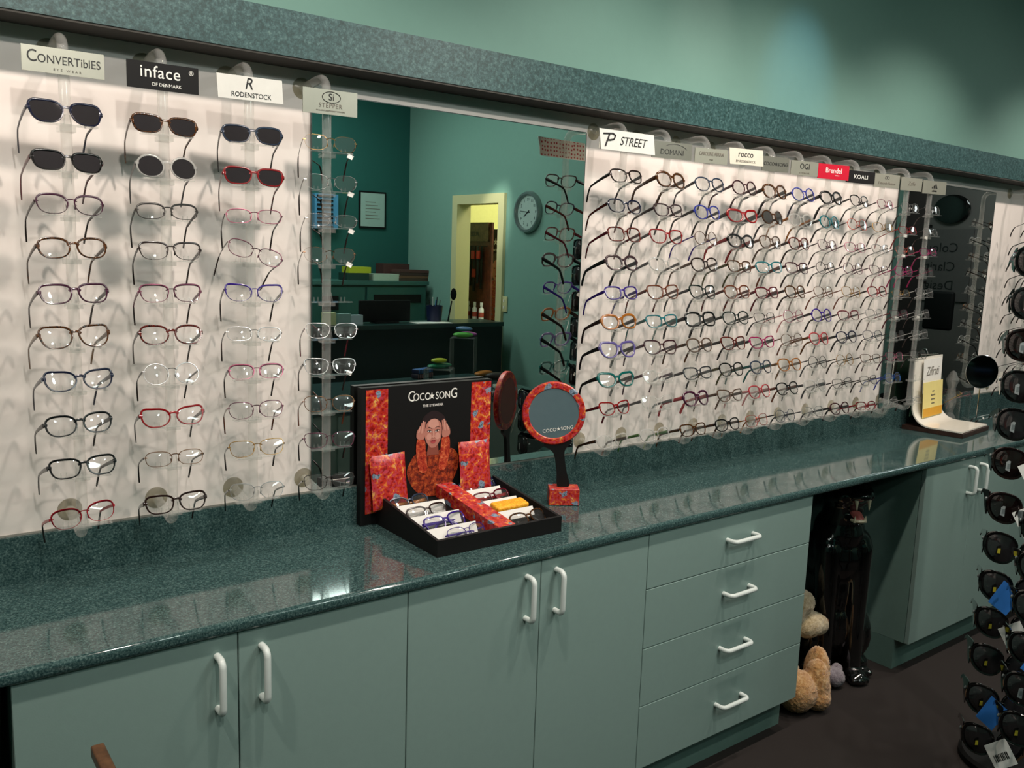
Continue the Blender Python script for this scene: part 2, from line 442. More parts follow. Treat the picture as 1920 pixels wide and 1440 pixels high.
def glasses_meshes(sh, th, fold=False):
    key = (sh, th)
    if key in GL: return GL[key]
    a, b, e, tp, lf = SH[sh]; tt, tb, dep = TH[th]; metal = th in ('thin', 'half', 'rimless')
    cx = a+BR/2+(0 if metal else tb*.5); n = 32
    f = MB(); lens = []
    for s in (-1, 1):
        pts = outline(sh, n, s); rim_strip(f, pts, s*cx, tt, tb, dep)
        L = MB(); fv = []; bv = []
        for x, z in pts:
            X = s*cx+x*1.004; fv.append(L.b.verts.new((X, wrapy(X)-.0006, z*1.004))); bv.append(L.b.verts.new((X, wrapy(X)+.0008, z*1.004)))
        c0 = L.b.verts.new((s*cx, wrapy(s*cx)-.0022, 0)); c1 = L.b.verts.new((s*cx, wrapy(s*cx)-.0008, 0))
        for i in range(n):
            j = (i+1) % n
            L.b.faces.new((fv[i], fv[j], c0)); L.b.faces.new((bv[j], bv[i], c1)); L.b.faces.new((fv[j], fv[i], bv[i], bv[j]))
        lens.append(L.mesh('lens', True, 60))
    hz = b*.30+lf*b*.35
    xi = BR/2+.0015
    zb = b*.38
    if metal:
        f.tube([(-xi-.002, .0005, zb), (-.004, -.001, zb+.003), (.004, -.001, zb+.003), (xi+.002, .0005, zb)], .0011 if th != 'rimless' else .0009, 6)
        for s in (-1, 1):
            f.tube([(s*(xi+.001), .001, 0), (s*(xi-.001), .005, -.003)], .0005, 5); f.ball((s*(xi-.0015), .0055, -.004), (.0016, .0022, .0042), 8)
    else:
        f.tube([(-xi-.002, .0005, zb-.001), (-.004, 0, zb+.003), (.004, 0, zb+.003), (xi+.002, .0005, zb-.001)], max(tt*.6, .0018), 8, flat=(1, dep/tt*.5 if tt else 1))
    W = cx+a*(1+tp*.3)
    for s in (-1, 1):
        X = s*(W+tb*.5)
        yy = wrapy(W)
        h = .0012 if metal else max(.0028, tt*.9)
        f.tube([(X-s*.004, yy, hz), (X+s*.0015, yy+.0005, hz+.0005), (X+s*.0025, yy+.004, hz)], [h*.9, h, h*.9], 6, flat=(1, .6))
    xt = W+tb*.5+.0025; yt = wrapy(W)+.003
    temples = []; tips = []
    hh = {'thin': .0025, 'half': .0036, 'rimless': .0017, 'mid': .0052, 'thick': .0070}[th]
    for s in (-1, 1):
        path = [(s*xt, yt, hz), (s*(xt-.0005), yt+.03, hz), (s*(xt-.002), yt+.06, hz-.001), (s*(xt-.004), yt+.088, hz-.003)]
        bend = [(s*(xt-.0045), yt+.095, hz-.006), (s*(xt-.0055), yt+.105, hz-.015), (s*(xt-.007), yt+.116, hz-.028), (s*(xt-.0085), yt+.125, hz-.041)]
        if metal:
            temples.append(MB().tube(path+bend[:1], [hh, hh, hh*.9, hh*.85, hh*.85], 6, flat=(1, .5)).mesh('temple'))
            tips.append(MB().tube([path[3]]+bend, [.0018, .0026, .0030, .0032, .0030], 7, flat=(1, .6)).mesh('temple_tip'))
        else:
            temples.append(MB().tube(path+bend, [hh, hh*.85, hh*.7, hh*.65, hh*.66, hh*.7, hh*.78, hh*.6], 7, flat=(1, .42)).mesh('temple'))
            tips.append(None)
    GL[key] = (f.mesh('frame'), lens, temples, tips)
    return GL[key]
COLS = {  # name: (words, kind, colours)
 'black': ('black', 'p', '0b0a0b'), 'navy': ('navy blue', 'p', '151b3c'), 'brown': ('dark brown', 'p', '2c1712'), 'maroon': ('dark maroon', 'p', '431421'),
 'red': ('bright red', 'p', 'a01018'), 'coral': ('coral pink', 'p', 'c84a52'), 'purple': ('purple', 'p', '3e1f96'), 'lavender': ('lavender', 'p', '6f64a8'),
 'teal': ('teal green', 'p', '0f6e68'), 'tealblue': ('teal blue', 'p', '1f7f88'), 'grey': ('grey', 'p', '43464b'), 'bluegrey': ('blue grey', 'p', '33435a'),
 'mauve': ('mauve brown', 'p', '4a353a'), 'magenta': ('magenta', 'p', 'b01460'), 'copper': ('copper brown', 'p', '7a3a1c'), 'taupe': ('taupe', 'p', '6b5546'),
 'olive': ('olive', 'p', '55552a'), 'dkgreen': ('dark green', 'p', '122622'), 'pink': ('pale pink', 'p', 'd79a9a'), 'orange': ('amber orange', 'p', 'b06a1c'),
 'blue': ('bright blue', 'p', '3a45b0'), 'green': ('green', 'p', '4a8a2c'), 'plum': ('plum', 'p', '4b1436'), 'wine': ('wine red', 'p', '6d0f24'), 'tan': ('tan', 'p', '8a6a4c'),
 'tort': ('tortoiseshell', 't', ('140a06', '5c3614')), 'redtort': ('red tortoiseshell', 't', ('1c0706', '6a1e12')), 'clear': ('clear', 'c', None), 'smoke': ('pale smoky', 'c', (.8, .8, .8)),
 'silver': ('silver', 'm', 'b5b5b5'), 'gold': ('gold', 'm', 'b08a4c'), 'bronze': ('bronze', 'm', '6a4a30'), 'gun': ('gunmetal', 'm', '3b3836'), 'mpink': ('metallic pink', 'm', 'b0647c'),
 'mred': ('metallic red', 'm', 'a0202c'), 'mblue': ('metallic blue', 'm', '2f62a8'), 'mplum': ('metallic plum', 'm', '5a3040'), 'mcoral': ('metallic coral', 'm', 'd05a48'), 'mmag': ('metallic magenta', 'm', 'b82a78')}
def fmat(c):
    w, k, v = COLS[c]; nm = w.replace(' ', '_')+'_frame'
    if k == 'p': return plain(nm, tuple(q*(.9 if c in ('pink', 'clear') else .6) for q in hexc(v)), .18, spec=.6)
    if k == 'm': return plain(nm, v, .28, .9)
    if k == 't': return tortoise(nm, *v)
    return clear(nm, (.93, .93, .92) if v is None else v, .22 if v is None else .3, .95, .05, white=(.8, .8, .76))
ORD = ['top', 'second', 'third', 'fourth', 'fifth', 'sixth', 'seventh', 'eighth', 'ninth', 'tenth']
SHW = {'rect': 'rectangular', 'oval': 'oval', 'round': 'round', 'panto': 'rounded', 'cat': 'cat-eye', 'butterfly': 'butterfly-shaped', 'square': 'square', 'slim': 'slim'}
TAGM = MB().box(-.007, .007, -.0004, .0004, -.011, .0).mesh('price_tag', False)
def eyeglasses(spec, loc, rot, label, group, sun=None, tag=False):
    sh, th, c, tc = spec
    t = thing('sunglasses' if sun else 'eyeglasses', label, 'sunglasses' if sun else 'eyeglasses', loc, rot, group)
    f, L, T, tips = glasses_meshes(sh, th)
    link('frame', f, fmat(c), t)
    for l in L: link('lens', l, sun or LENS, t)
    for k, (tm, tp) in enumerate(zip(T, tips)):
        o = link('temple', tm, fmat(tc), t)
        if tp: link('temple_tip', tp, fmat(tc if COLS[tc][1] == 'p' else 'brown'), o)
        if tag and k == 1:
            link('price_tag', TAGM, PAPER, t, (.060, .055, .0), (0, .5, random.uniform(-.9, .2)))
    return t

# ------------------------------------------------------------------ acrylic stands
ROW = [1.895, 1.805, 1.720, 1.635, 1.545, 1.455, 1.367, 1.275, 1.185, 1.080]
YS = -.14
def rod_mesh():
    pts = [(0, -.006, 2.035), (0, -.09, 2.043)]
    for k in range(1, 8):
        a = PI/2*k/7; pts.append((0, YS+.035-.035*math.sin(a), 2.043-.035+.035*math.cos(a)))
    pts += [(0, YS, 1.5), (0, YS, 1.055)]
    for k in range(1, 8):
        a = PI*.62*k/7; pts.append((0, YS+.024-.024*math.cos(a), 1.052-.026*math.sin(a)))
    pts += [(0, -.006, 1.046)]
    return MB().tube(pts, .0108, 12).mesh('rod', True, 60)
ROD = rod_mesh()
CUPM = MB().lathe([(0, .012), (.007, .012), (.008, .006), (.02, .003), (.026, 0), (.0, 0)], 24, Matrix.Rotation(PI/2, 4, 'X')).mesh('suction_cup')
sm = MB().box(-.052, .052, -.176, -.154, -.0265, -.0240)
sm.box(-.015, .015, -.158, -.126, -.036, -.0268)
for x in (-.040, -.030, .030, .040): sm.tube([(x, -.157, -.024), (x, -.157, -.014)], .0011, 6)
for x in (-.007, .007): sm.tube([(x, -.157, -.024), (x*.6, -.157, -.004)], .0014, 6)
SHELF = sm.mesh('shelf')
def stand(x, label, rows=range(10)):
    t = thing('display_stand', label, 'display stand', (x, 0, 0), group=None)
    link('rod', ROD, ACRY, t)
    link('suction_cup', CUPM, CUP, t, (0, 0, 2.035)); link('suction_cup', CUPM, CUP, t, (0, 0, 1.046))
    for r in rows: link('shelf', SHELF, ACRY2, t, (0, 0, ROW[r]))
    return t
SILV = plain('brushed_silver_sign', 'a9a99c', .35, .5)
SILVD = plain('dark_brushed_sign', '84847a', .35, .5)
SWHITE = plain('white_sign', 'efefe8', .3)
INK = plain('black_ink', (.01, .01, .01), .5)
INKG = plain('grey_ink', '6f6a60', .5)
def sign(st, w, h, mat, dx=0, z=1.990, yaw=-.1, tilt=0.0, shear=0):
    pts = [(-w/2, -h/2), (w/2, -h/2), (w/2, h/2), (-w/2, h/2)]
    if shear: pts = [(-w/2+shear, -h/2), (w/2+shear, -h/2), (w/2, h/2), (-w/2, h/2)]
    o = MB().prism(pts, -.0015, .0015).obj('sign', mat, st, smooth=False, loc=(dx, YS-.015, z), rot=(tilt, 0, yaw))
    return o
def line(name, parent, pts, r, mat):
    return MB().tube([(x, -.0018, z) for x, z in pts], r, 5, flat=(1, 1)).obj(name, mat, parent)
def arc(cx, cz, rx, rz, a0, a1, n=14): return [(cx+rx*math.cos(a0+(a1-a0)*i/n), cz+rz*math.sin(a0+(a1-a0)*i/n)) for i in range(n+1)]
TY = -.0019
SX = [.353, .540, .725, .912, 1.880, 2.070, 2.257, 2.437, 2.600, 2.768, 2.945, 3.130, 3.317, 3.505, 3.692]
SL = ['leftmost stand', 'second stand from the left', 'third stand from the left', "stand at the mirror's left edge",
      'first stand right of the mirror', 'second stand right of the mirror', 'third stand right of the mirror', 'fourth stand right of the mirror',
      'fifth stand right of the mirror', 'sixth stand right of the mirror', 'stand under the red sign', 'stand under the small black sign',
      'third stand from the right end', 'second stand from the right end', 'rightmost signed stand']
SGN = ['white plate sign', 'large black sign', 'bright white slanted sign', 'pale grey emblem sign', 'big slanted white sign', 'grey sign with an arc',
       'narrow silver sign', 'slanted cream sign', 'plain grey sign', 'silver sign with thick round letters', 'red sign', 'small black sign',
       'silver sign with a ring emblem', 'silver sign with scribbled script', 'silver sign with three stripes']
SPEC = [
 [('butterfly', 'mid', 'navy', 'navy'), ('rect', 'mid', 'black', 'wine'), ('oval', 'half', 'plum', 'brown'), ('oval', 'mid', 'tort', 'tort'), ('rect', 'mid', 'plum', 'brown'),
  ('butterfly', 'mid', 'tort', 'tan'), ('cat', 'mid', 'navy', 'navy'), ('oval', 'mid', 'black', 'gun'), ('rect', 'mid', 'black', 'black'), ('oval', 'half', 'mred', 'mred')],
 [('rect', 'mid', 'tort', 'tort'), ('round', 'mid', 'smoke', 'grey'), ('slim', 'half', 'gun', 'gun'), ('rect', 'half', 'brown', 'brown'), ('rect', 'half', 'mplum', 'mplum'),
  ('oval', 'mid', 'redtort', 'brown'), ('round', 'thin', 'silver', 'gun'), ('cat', 'mid', 'red', 'black'), ('slim', 'thin', 'bronze', 'gun'), ('rect', 'mid', 'brown', 'brown')],
 [('rect', 'mid', 'bluegrey', 'black'), ('rect', 'mid', 'red', 'redtort'), ('slim', 'thin', 'mpink', 'brown'), ('oval', 'thin', 'mplum', 'brown'), ('cat', 'half', 'purple', 'brown'),
  ('slim', 'thin', 'silver', 'gun'), ('slim', 'half', 'mpink', 'brown'), ('oval', 'thin', 'mplum', 'copper'), ('rect', 'thin', 'gold', 'brown'), ('oval', 'thin', 'silver', 'black')],
 [('oval', 'rimless', 'gold', 'tort'), ('oval', 'rimless', 'silver', 'gun'), ('slim', 'rimless', 'silver', 'brown'), ('oval', 'rimless', 'bronze', 'brown'), None,
  ('rect', 'thin', 'silver', 'wine'), ('rect', 'half', 'silver', 'gun'), ('oval', 'thin', 'bronze', 'copper'), ('rect', 'thin', 'mplum', 'black'), ('rect', 'thin', 'gun', 'black')],
 [('rect', 'mid', 'brown', 'brown'), ('oval', 'mid', 'navy', 'redtort'), ('square', 'mid', 'redtort', 'wine'), ('oval', 'thick', 'mauve', 'black'), ('rect', 'mid', 'purple', 'purple'),
  ('oval', 'thick', 'orange', 'brown'), ('butterfly', 'thick', 'lavender', 'black'), ('cat', 'thick', 'teal', 'black'), ('cat', 'mid', 'red', 'wine'), ('rect', 'mid', 'clear', 'tort')],
 [('panto', 'thick', 'tort', 'tort'), ('rect', 'mid', 'mauve', 'brown'), ('butterfly', 'mid', 'red', 'black'), ('oval', 'mid', 'smoke', 'grey'), ('butterfly', 'mid', 'copper', 'redtort'),
  ('rect', 'mid', 'tealblue', 'teal'), ('butterfly', 'mid', 'maroon', 'plum'), ('oval', 'mid', 'clear', 'plum'), ('butterfly', 'mid', 'clear', 'grey'), ('oval', 'mid', 'smoke', 'green')],
 [('panto', 'mid', 'bluegrey', 'black'), ('panto', 'mid', 'blue', 'black'), ('round', 'thin', 'bronze', 'purple'), ('panto', 'mid', 'brown', 'taupe'), ('butterfly', 'mid', 'dkgreen', 'grey'),
  ('square', 'thick', 'black', 'black'), ('panto', 'mid', 'taupe', 'tort'), ('rect', 'mid', 'grey', 'grey'), ('panto', 'thick', 'plum', 'coral'), ('rect', 'mid', 'tort', 'tort')],
 [('round', 'mid', 'maroon', 'maroon'), ('cat', 'thick', 'red', 'black'), ('oval', 'thick', 'black', 'red'), ('rect', 'mid', 'tort', 'olive'), ('panto', 'mid', 'copper', 'redtort'),
  ('panto', 'mid', 'dkgreen', 'dkgreen'), ('butterfly', 'mid', 'redtort', 'black'), ('panto', 'mid', 'black', 'olive'), ('cat', 'mid', 'taupe', 'taupe'), ('oval', 'mid', 'black', 'tort')],
 [('panto', 'thick', 'tort', 'black'), ('round', 'mid', 'tort', 'grey'), ('panto', 'mid', 'taupe', 'taupe'), ('rect', 'mid', 'tealblue', 'copper'), ('rect', 'mid', 'wine', 'wine'),
  ('rect', 'thin', 'gun', 'black'), ('cat', 'mid', 'magenta', 'black'), ('panto', 'mid', 'bluegrey', 'teal'), ('panto', 'mid', 'coral', 'pink'), ('square', 'thin', 'mcoral', 'orange')],
 [('round', 'mid', 'blue', 'navy'), ('panto', 'mid', 'clear', 'orange'), ('panto', 'mid', 'redtort', 'brown'), ('rect', 'mid', 'maroon', 'brown'), ('panto', 'mid', 'tort', 'brown'),
  ('round', 'thin', 'mpink', 'pink'), ('round', 'thin', 'bronze', 'copper'), ('panto', 'mid', 'orange', 'tan'), ('panto', 'mid', 'black', 'copper'), ('round', 'thin', 'bluegrey', 'black')],
 [('panto', 'thick', 'black', 'black'), ('round', 'mid', 'tealblue', 'black'), ('panto', 'thin', 'mplum', 'brown'), ('round', 'thin', 'gun', 'black'), ('panto', 'thin', 'bronze', 'copper'),
  ('round', 'mid', 'purple', 'black'), ('panto', 'mid', 'coral', 'bronze'), ('round', 'thin', 'gun', 'grey'), ('panto', 'mid', 'smoke', 'grey'), ('panto', 'thin', 'silver', 'grey')],
 [('panto', 'half', 'black', 'black'), ('round', 'thin', 'mcoral', 'brown'), ('oval', 'thin', 'mpink', 'maroon'), ('round', 'thin', 'mplum', 'black'), ('panto', 'thin', 'gold', 'copper'),
  ('rect', 'half', 'wine', 'brown'), ('panto', 'mid', 'navy', 'black'), ('round', 'thin', 'gold', 'gun'), ('rect', 'thin', 'gun', 'gun'), ('panto', 'mid', 'maroon', 'black')],
 [('oval', 'thin', 'mpink', 'brown'), ('oval', 'thin', 'gold', 'brown'), ('rect', 'thin', 'silver', 'brown'), ('cat', 'thin', 'mplum', 'maroon'), ('panto', 'half', 'mred', 'gun'),
  ('panto', 'thin', 'silver', 'silver'), ('panto', 'thin', 'bluegrey', 'gun'), ('rect', 'thin', 'bronze', 'brown'), ('rect', 'thin', 'gun', 'gun'), ('slim', 'half', 'mred', 'mred')],
 [('oval', 'rimless', 'silver', 'gun'), ('slim', 'thin', 'mred', 'red'), ('rect', 'rimless', 'mcoral', 'gun'), ('oval', 'thin', 'mmag', 'magenta'), ('slim', 'rimless', 'gold', 'gun'),
  ('rect', 'thin', 'mplum', 'wine'), ('oval', 'rimless', 'gun', 'gun'), ('rect', 'thin', 'mpink', 'plum'), ('oval', 'thin', 'mblue', 'blue'), ('oval', 'rimless', 'silver', 'silver')],
 [('oval', 'rimless', 'silver', 'gun'), ('slim', 'rimless', 'silver', 'gun'), ('slim', 'thin', 'mmag', 'magenta'), ('oval', 'rimless', 'mplum', 'magenta'), ('oval', 'rimless', 'silver', 'silver'),
  ('rect', 'rimless', 'silver', 'silver'), ('rect', 'rimless', 'silver', 'silver'), ('oval', 'thin', 'gun', 'gun'), None, ('slim', 'rimless', 'silver', 'smoke')],
]
SUN = {(0, 0), (0, 1), (1, 0), (1, 1), (2, 0), (2, 1)}
STANDS = []
GSC = 1.0
for si, x in enumerate(SX):
    st = stand(x, 'clear acrylic display stand with a %s and ten eyeglass shelves' % SGN[si])
    STANDS.append(st)
    for r in range(10):
        sp = SPEC[si][r]
        if sp is None: continue
        yaw = (.10, -.06, -.18, -.24)[si] if si < 4 else random.uniform(-.12, .05)
        roll = random.uniform(-.025, .025)
        if (si, r) == (2, 3): roll = .30
        if (si, r) == (0, 9): roll = -.08
        sunm = LENSD if (si, r) in SUN else (LENSG if (si, r) in ((8, 1),) else None)
        # label
        kind = 'sunglasses' if (si, r) in SUN else 'eyeglasses'
        wd = {'thin': 'thin ', 'rimless': 'rimless ', 'half': 'half-rim ', 'thick': 'thick ', 'mid': ''}[sp[1]]
        cw = COLS[sp[2]][0]
        lab = '%s%s %s %s on the %s shelf of the %s' % (wd, cw, SHW[sp[0]], kind, ORD[r], SL[si])
        if len(lab.split()) > 16: lab = '%s %s %s on the %s shelf of the %s' % (cw, SHW[sp[0]], kind, ORD[r], SL[si])
        if len(lab.split()) > 16: lab = '%s %s on the %s shelf of the %s' % (cw, kind, ORD[r], SL[si])
        grp = 'glasses on the left panel stands' if si < 4 else 'glasses on the right panel stands'
        b = SH[sp[0]][1]
        tag = (si == 3 and r in (0, 1, 2, 3, 6)) or (si in (13, 14) and r in (1, 2, 5)) or (si == 4 and r in (4, 6, 7)) or (si == 5 and r == 7)
        eyeglasses(sp, (x+random.uniform(-.003, .003), -.166, ROW[r]-.022+b), (-.33, roll, yaw), lab, grp, sunm, tag)

# sign plates and lettering
s = sign(STANDS[0], .145, .048, SILV, -.002, 1.990, -.05)
text('lettering', 'C', .032, (-.055, TY, .004), INK, s, .85, 0); text('lettering', 'ONVERTiblES', .0225, (.010, TY, .001), INK, s, .86, 0)
text('lettering', 'EYE WEAR', .006, (.006, TY, -.0165), INKG, s, 1.1, 0, space=1.8)
s = sign(STANDS[1], .142, .054, BLACK, -.002, 1.988, -.05)
text('lettering', 'inface', .034, (-.006, TY, .007), SWHITE, s, .95, .0001, space=1.08); text('lettering', '®', .013, (.056, TY, .014), SWHITE, s)
text('lettering', 'OF DENMARK', .0095, (.006, TY, -.0165), SWHITE, s, 1.0, 0)
s = sign(STANDS[2], .142, .050, SWHITE, -.004, 1.990, -.12, .08, .004)
text('lettering', 'R', .034, (-.002, TY, .009), INK, s, .9, .0, .2); text('lettering', 'RODENSTOCK', .0145, (.004, TY, -.0145), INK, s, .9)
s = sign(STANDS[3], .132, .056, SILV, .002, 1.985, -.1)
line('emblem', s, arc(.002, .011, .022, .0125, 0, 2*PI, 24), .0009, INK); text('lettering', 'Si', .022, (.002, TY, .011), INK, s, 1, .0001)
text('lettering', 'STEPPER', .0145, (0, TY, -.0085), INKG, s, .95, space=1.15); text('lettering', 'EXCLUSIVE LIGHTWEIGHT EYEWEAR', .0042, (0, TY, -.020), INKG, s)
s = sign(STANDS[4], .212, .058, SWHITE, -.006, 1.992, -.07, .05, .012)
m_, nt_, b_, o_ = nodes('card_with_red_dots'); tc_ = N(nt_, 'ShaderNodeTexCoord'); v_ = N(nt_, 'ShaderNodeTexVoronoi', Scale=75.0, Randomness=.35)
nt_.links.new(tc_.outputs['Object'], v_.inputs['Vector']); r_ = ramp(nt_, [(.24, 'a8302c'), (.30, 'd8d2c4')]); nt_.links.new(v_.outputs['Distance'], r_.inputs[0]); nt_.links.new(r_.outputs[0], b_.inputs['Base Color'])
MB().box(-.100, .100, .0016, .0024, -.027, .027).obj('sign_backing', m_, s, smooth=False)
line('emblem', s, [(-.090, .016), (-.054, .019), (-.044, .014), (-.048, .003), (-.062, -.001), (-.072, -.001)], .0026, INK)
line('emblem', s, [(-.067, .015), (-.079, -.018)], .0030, INK)
text('lettering', 'STREET', .036, (.026, TY, -.001), INK, s, .88, 0, .25)
s = sign(STANDS[5], .150, .050, SILVD, .004, 1.985, -.2)
text('lettering', 'DOMANI', .0235, (0, TY, -.006), INK, s, .95, -.0002); line('emblem', s, arc(.01, -.012, .055, .032, 2.2, .6), .0008, INK)
s = sign(STANDS[6], .132, .046, SILV, .003, 1.985, -.2)
text('lettering', 'CAROLINE ABRAM', .0165, (0, TY, .006), INKG, s, .72, .0001); text('lettering', 'PARIS', .006, (0, TY, -.012), INKG, s)
s = sign(STANDS[7], .138, .052, plain('cream_sign', 'dcd8c8', .3), -.003, 1.998, -.25, .05, .008)
text('lettering', 'rocco', .028, (0, TY, .008), INK, s, .95, .0001); text('lettering', 'BY RODENSTOCK', .011, (.002, TY, -.015), INKG, s, .9)
s = sign(STANDS[8], .118, .050, SILVD, .0, 1.988, -.22)
text('lettering', 'COCO★SONG', .0165, (0, TY, .0), INK, s, .95)
s = sign(STANDS[9], .128, .050, SILV, .002, 1.988, -.2)
text('lettering', 'OGI', .028, (0, TY, .006), INK, s, .95); text('lettering', 'EYEWEAR', .008, (0, TY, -.017), INKG, s, 1, space=1.5)
s = sign(STANDS[10], .155, .054, plain('red_sign', 'c41230', .35), .006, 1.990, -.2)
text('lettering', 'Brendel', .027, (0, TY, .004), SWHITE, s, .98, .0001); text('lettering', 'EYEWEAR', .005, (.018, TY, -.013), SWHITE, s)
s = sign(STANDS[11], .150, .046, BLACK, .004, 1.985, -.2)
text('lettering', 'KOALI', .021, (0, TY, .0), SWHITE, s, 1.25, 0)
s = sign(STANDS[12], .142, .052, SILV, .004, 1.985, -.2)
line('emblem', s, arc(-.006, .012, .0055, .0055, 0, 2*PI), .0009, INK); line('emblem', s, arc(.006, .012, .0055, .0055, 0, 2*PI), .0009, INK)
text('lettering', 'Deborah Hutton', .0155, (0, TY, -.010), INKG, s, .9)
s = sign(STANDS[13], .122, .052, SILV, .004, 1.985, -.2)
text('lettering', 'Zaffe', .024, (0, TY, .002), INKG, s, .85, 0, .3)
s = sign(STANDS[14], .140, .054, SILV, .004, 1.985, -.2)
for k in range(3):
    x0 = -.016+k*.012; h = .008+k*.006
    MB().prism([(x0, -.004), (x0+.009, -.004), (x0+.009-h*.45, -.004+h), (x0+.003-h*.45, -.004+h*.75)], -.0022, -.0014).obj('emblem', INK, s)
text('lettering', 'adidas', .012, (0, TY, -.014), INK, s, 1, .0001)

# the next group, past the second mirror
for k, x in enumerate((4.745, 4.93, 5.115)):
    wh = ['first', 'second', 'third'][k]
    st = stand(x, 'clear acrylic stand without a sign, %s of the far right panel past the dark mirror' % wh)
    for r in range(10):
        sp = (('oval', 'slim', 'rect', 'panto')[(r+k) % 4], ('rimless', 'thin')[(r+k) % 2], ('gun', 'bronze', 'silver')[(r*2+k) % 3], ('brown', 'black', 'gun')[(r+k) % 3])
        eyeglasses(sp, (x, -.166, ROW[r]-.022+SH[sp[0]][1]), (-.33, random.uniform(-.02, .02), random.uniform(-.1, .1)),
                   '%s glasses on the %s shelf of the %s far right stand' % (COLS[sp[2]][0], ORD[r], wh), 'glasses on the far right stands', None, r % 3 != 1)

# ------------------------------------------------------------------ promotional tray
TX0, TX1, TY0, TY1 = 1.107, 1.508, -.358, -.040
tr = thing('display_tray', 'black sloping display tray with red floral centre strip and portrait backboard', 'display tray', (0, 0, 0))
zt = lambda y: .941+(y-TY0)/(TY1-TY0)*.043
w = .008
def slab_x(x0, x1, y0, y1, z0a, z0b, z1a, z1b, mb):   # box whose top and bottom follow the slope in y
    v = [mb.b.verts.new(p) for p in ((x0, y0, z0a), (x1, y0, z0a), (x0, y1, z0b), (x1, y1, z0b), (x0, y0, z1a), (x1, y0, z1a), (x0, y1, z1b), (x1, y1, z1b))]
    for f in ((0, 2, 3, 1), (4, 5, 7, 6), (0, 1, 5, 4), (2, 6, 7, 3), (0, 4, 6, 2), (1, 3, 7, 5)): mb.b.faces.new([v[i] for i in f])
mb = MB(); z0 = ZC+.0008
slab_x(TX0, TX0+w, TY0, TY1, z0, z0, zt(TY0), zt(TY1), mb); slab_x(TX1-w, TX1, TY0, TY1, z0, z0, zt(TY0), zt(TY1), mb)
slab_x(TX0+w, TX1-w, TY0, TY0+w, z0, z0, zt(TY0), zt(TY0+w), mb)
mb.obj('tray_wall', BLACK, tr, smooth=False)
mb = MB(); slab_x(TX0+w, TX1-w, TY0+w, TY1, z0, z0, zt(TY0+w)-.036, zt(TY1)-.036, mb); mb.obj('tray_floor', BLACK, tr, smooth=False)
SX0, SX1 = 1.300, 1.356
mb = MB(); slab_x(SX0, SX1, TY0+w, TY1, zt(TY0+w)-.036, zt(TY1)-.036, zt(TY0+w), zt(TY1), mb); mb.obj('centre_strip', FLOR, tr, smooth=False)
for xs, ys in (((TX0+w, SX0-.001), (-.285, -.205, -.130)), ((SX1+.001, TX1-w), (-.262, -.185, -.105))):
    for y in ys:
        mb = MB(); z = zt(y)
        ln = .84 if xs[0] < 1.2 else .84
        xx0 = xs[0]; xx1 = xs[0]+(xs[1]-xs[0])*ln if xs[0] < 1.2 else xs[0]+(xs[1]-xs[0])*.86
        v = [mb.b.verts.new(p) for p in ((xx0, y-.017, z-.0345), (xx1, y-.017, z-.0345), (xx0, y-.015, z-.0345), (xx1, y-.015, z-.0345), (xx0, y-.001, z-.003), (xx1, y-.001, z-.003), (xx0, y+.001, z-.004), (xx1, y+.001, z-.004))]
        for f in ((0, 2, 3, 1), (4, 5, 7, 6), (0, 1, 5, 4), (2, 6, 7, 3), (0, 4, 6, 2), (1, 3, 7, 5)): mb.b.faces.new([v[i] for i in f])
        mb.obj('divider', PAPER, tr, smooth=False)
# backboard
BX0, BX1, BZ1 = 1.060, 1.488, 1.280
bd = MB().box(BX0, BX1, -.039, -.016, z0, BZ1).obj('backboard', BLACK, tr, smooth=False)
for xa, xb in ((1.073, 1.140), (1.415, 1.485)):
    MB().box(xa, xb, -.0402, -.0388, .93 if xa < 1.2 else .99, BZ1-.006).obj('floral_band', FLOR, bd, smooth=False)
cxm = 1.282
text('lettering', 'C', .042, (1.214, -.0395, 1.246), SWHITE, bd, .8, 0)
text('lettering', 'OCO', .030, (1.248, -.0395, 1.243), SWHITE, bd, .82, 0)
text('lettering', '★', .024, (1.2805, -.0395, 1.243), SWHITE, bd, .8)
text('lettering', 'SON', .030, (1.3175, -.0395, 1.243), SWHITE, bd, .82, 0)
text('lettering', 'G', .042, (1.355, -.0395, 1.246), SWHITE, bd, .8, 0)
text('lettering', 'THE EYEWEAR', .0105, (1.285, -.0395, 1.217), PAPER, bd, 1.0)
# printed portrait: flat layers of ink on the board
def patch(name, pts, lay, mat, sub=False):
    y = -.0392-lay*.00025
    return MB().prism(pts, y-.0001, y+.0001).obj(name, mat, bd, smooth=False)
def ell(cx, cz, rx, rz, n=24, a0=0, a1=2*PI, rot=0):
    o = []
    for i in range(n):
        a = a0+(a1-a0)*i/n; x, z = rx*math.cos(a), rz*math.sin(a)
        o.append((cx+x*math.cos(rot)-z*math.sin(rot), cz+x*math.sin(rot)+z*math.cos(rot)))
    return o
def spline(pts, n=6):
    out = []; k = len(pts)
    for i in range(k):
        p0, p1, p2, p3 = [Vector(pts[(i+j-1) % k]) for j in range(4)]
        for q in range(n):
            t = q/n
            out.append(tuple(.5*((2*p1)+(-p0+p2)*t+(2*p0-5*p1+4*p2-p3)*t*t+(-p0+3*p1-3*p2+p3)*t**3)))
    return out
SKIN = plain('printed_skin', 'b8796a', .5); SKIN2 = plain('printed_skin_light', 'cf9686', .5); SKIN3 = plain('printed_skin_dark', '8a4a3c', .5)
HAIR = plain('printed_hair', '241517', .5); LIPS = plain('printed_lips', '8c2c34', .5)
DRESS = speckle('printed_floral_dress', [(.3, '2a0d08'), (.45, '6b1d10'), (.55, 'a8401c'), (.7, 'c87a3c')], 90, .5)
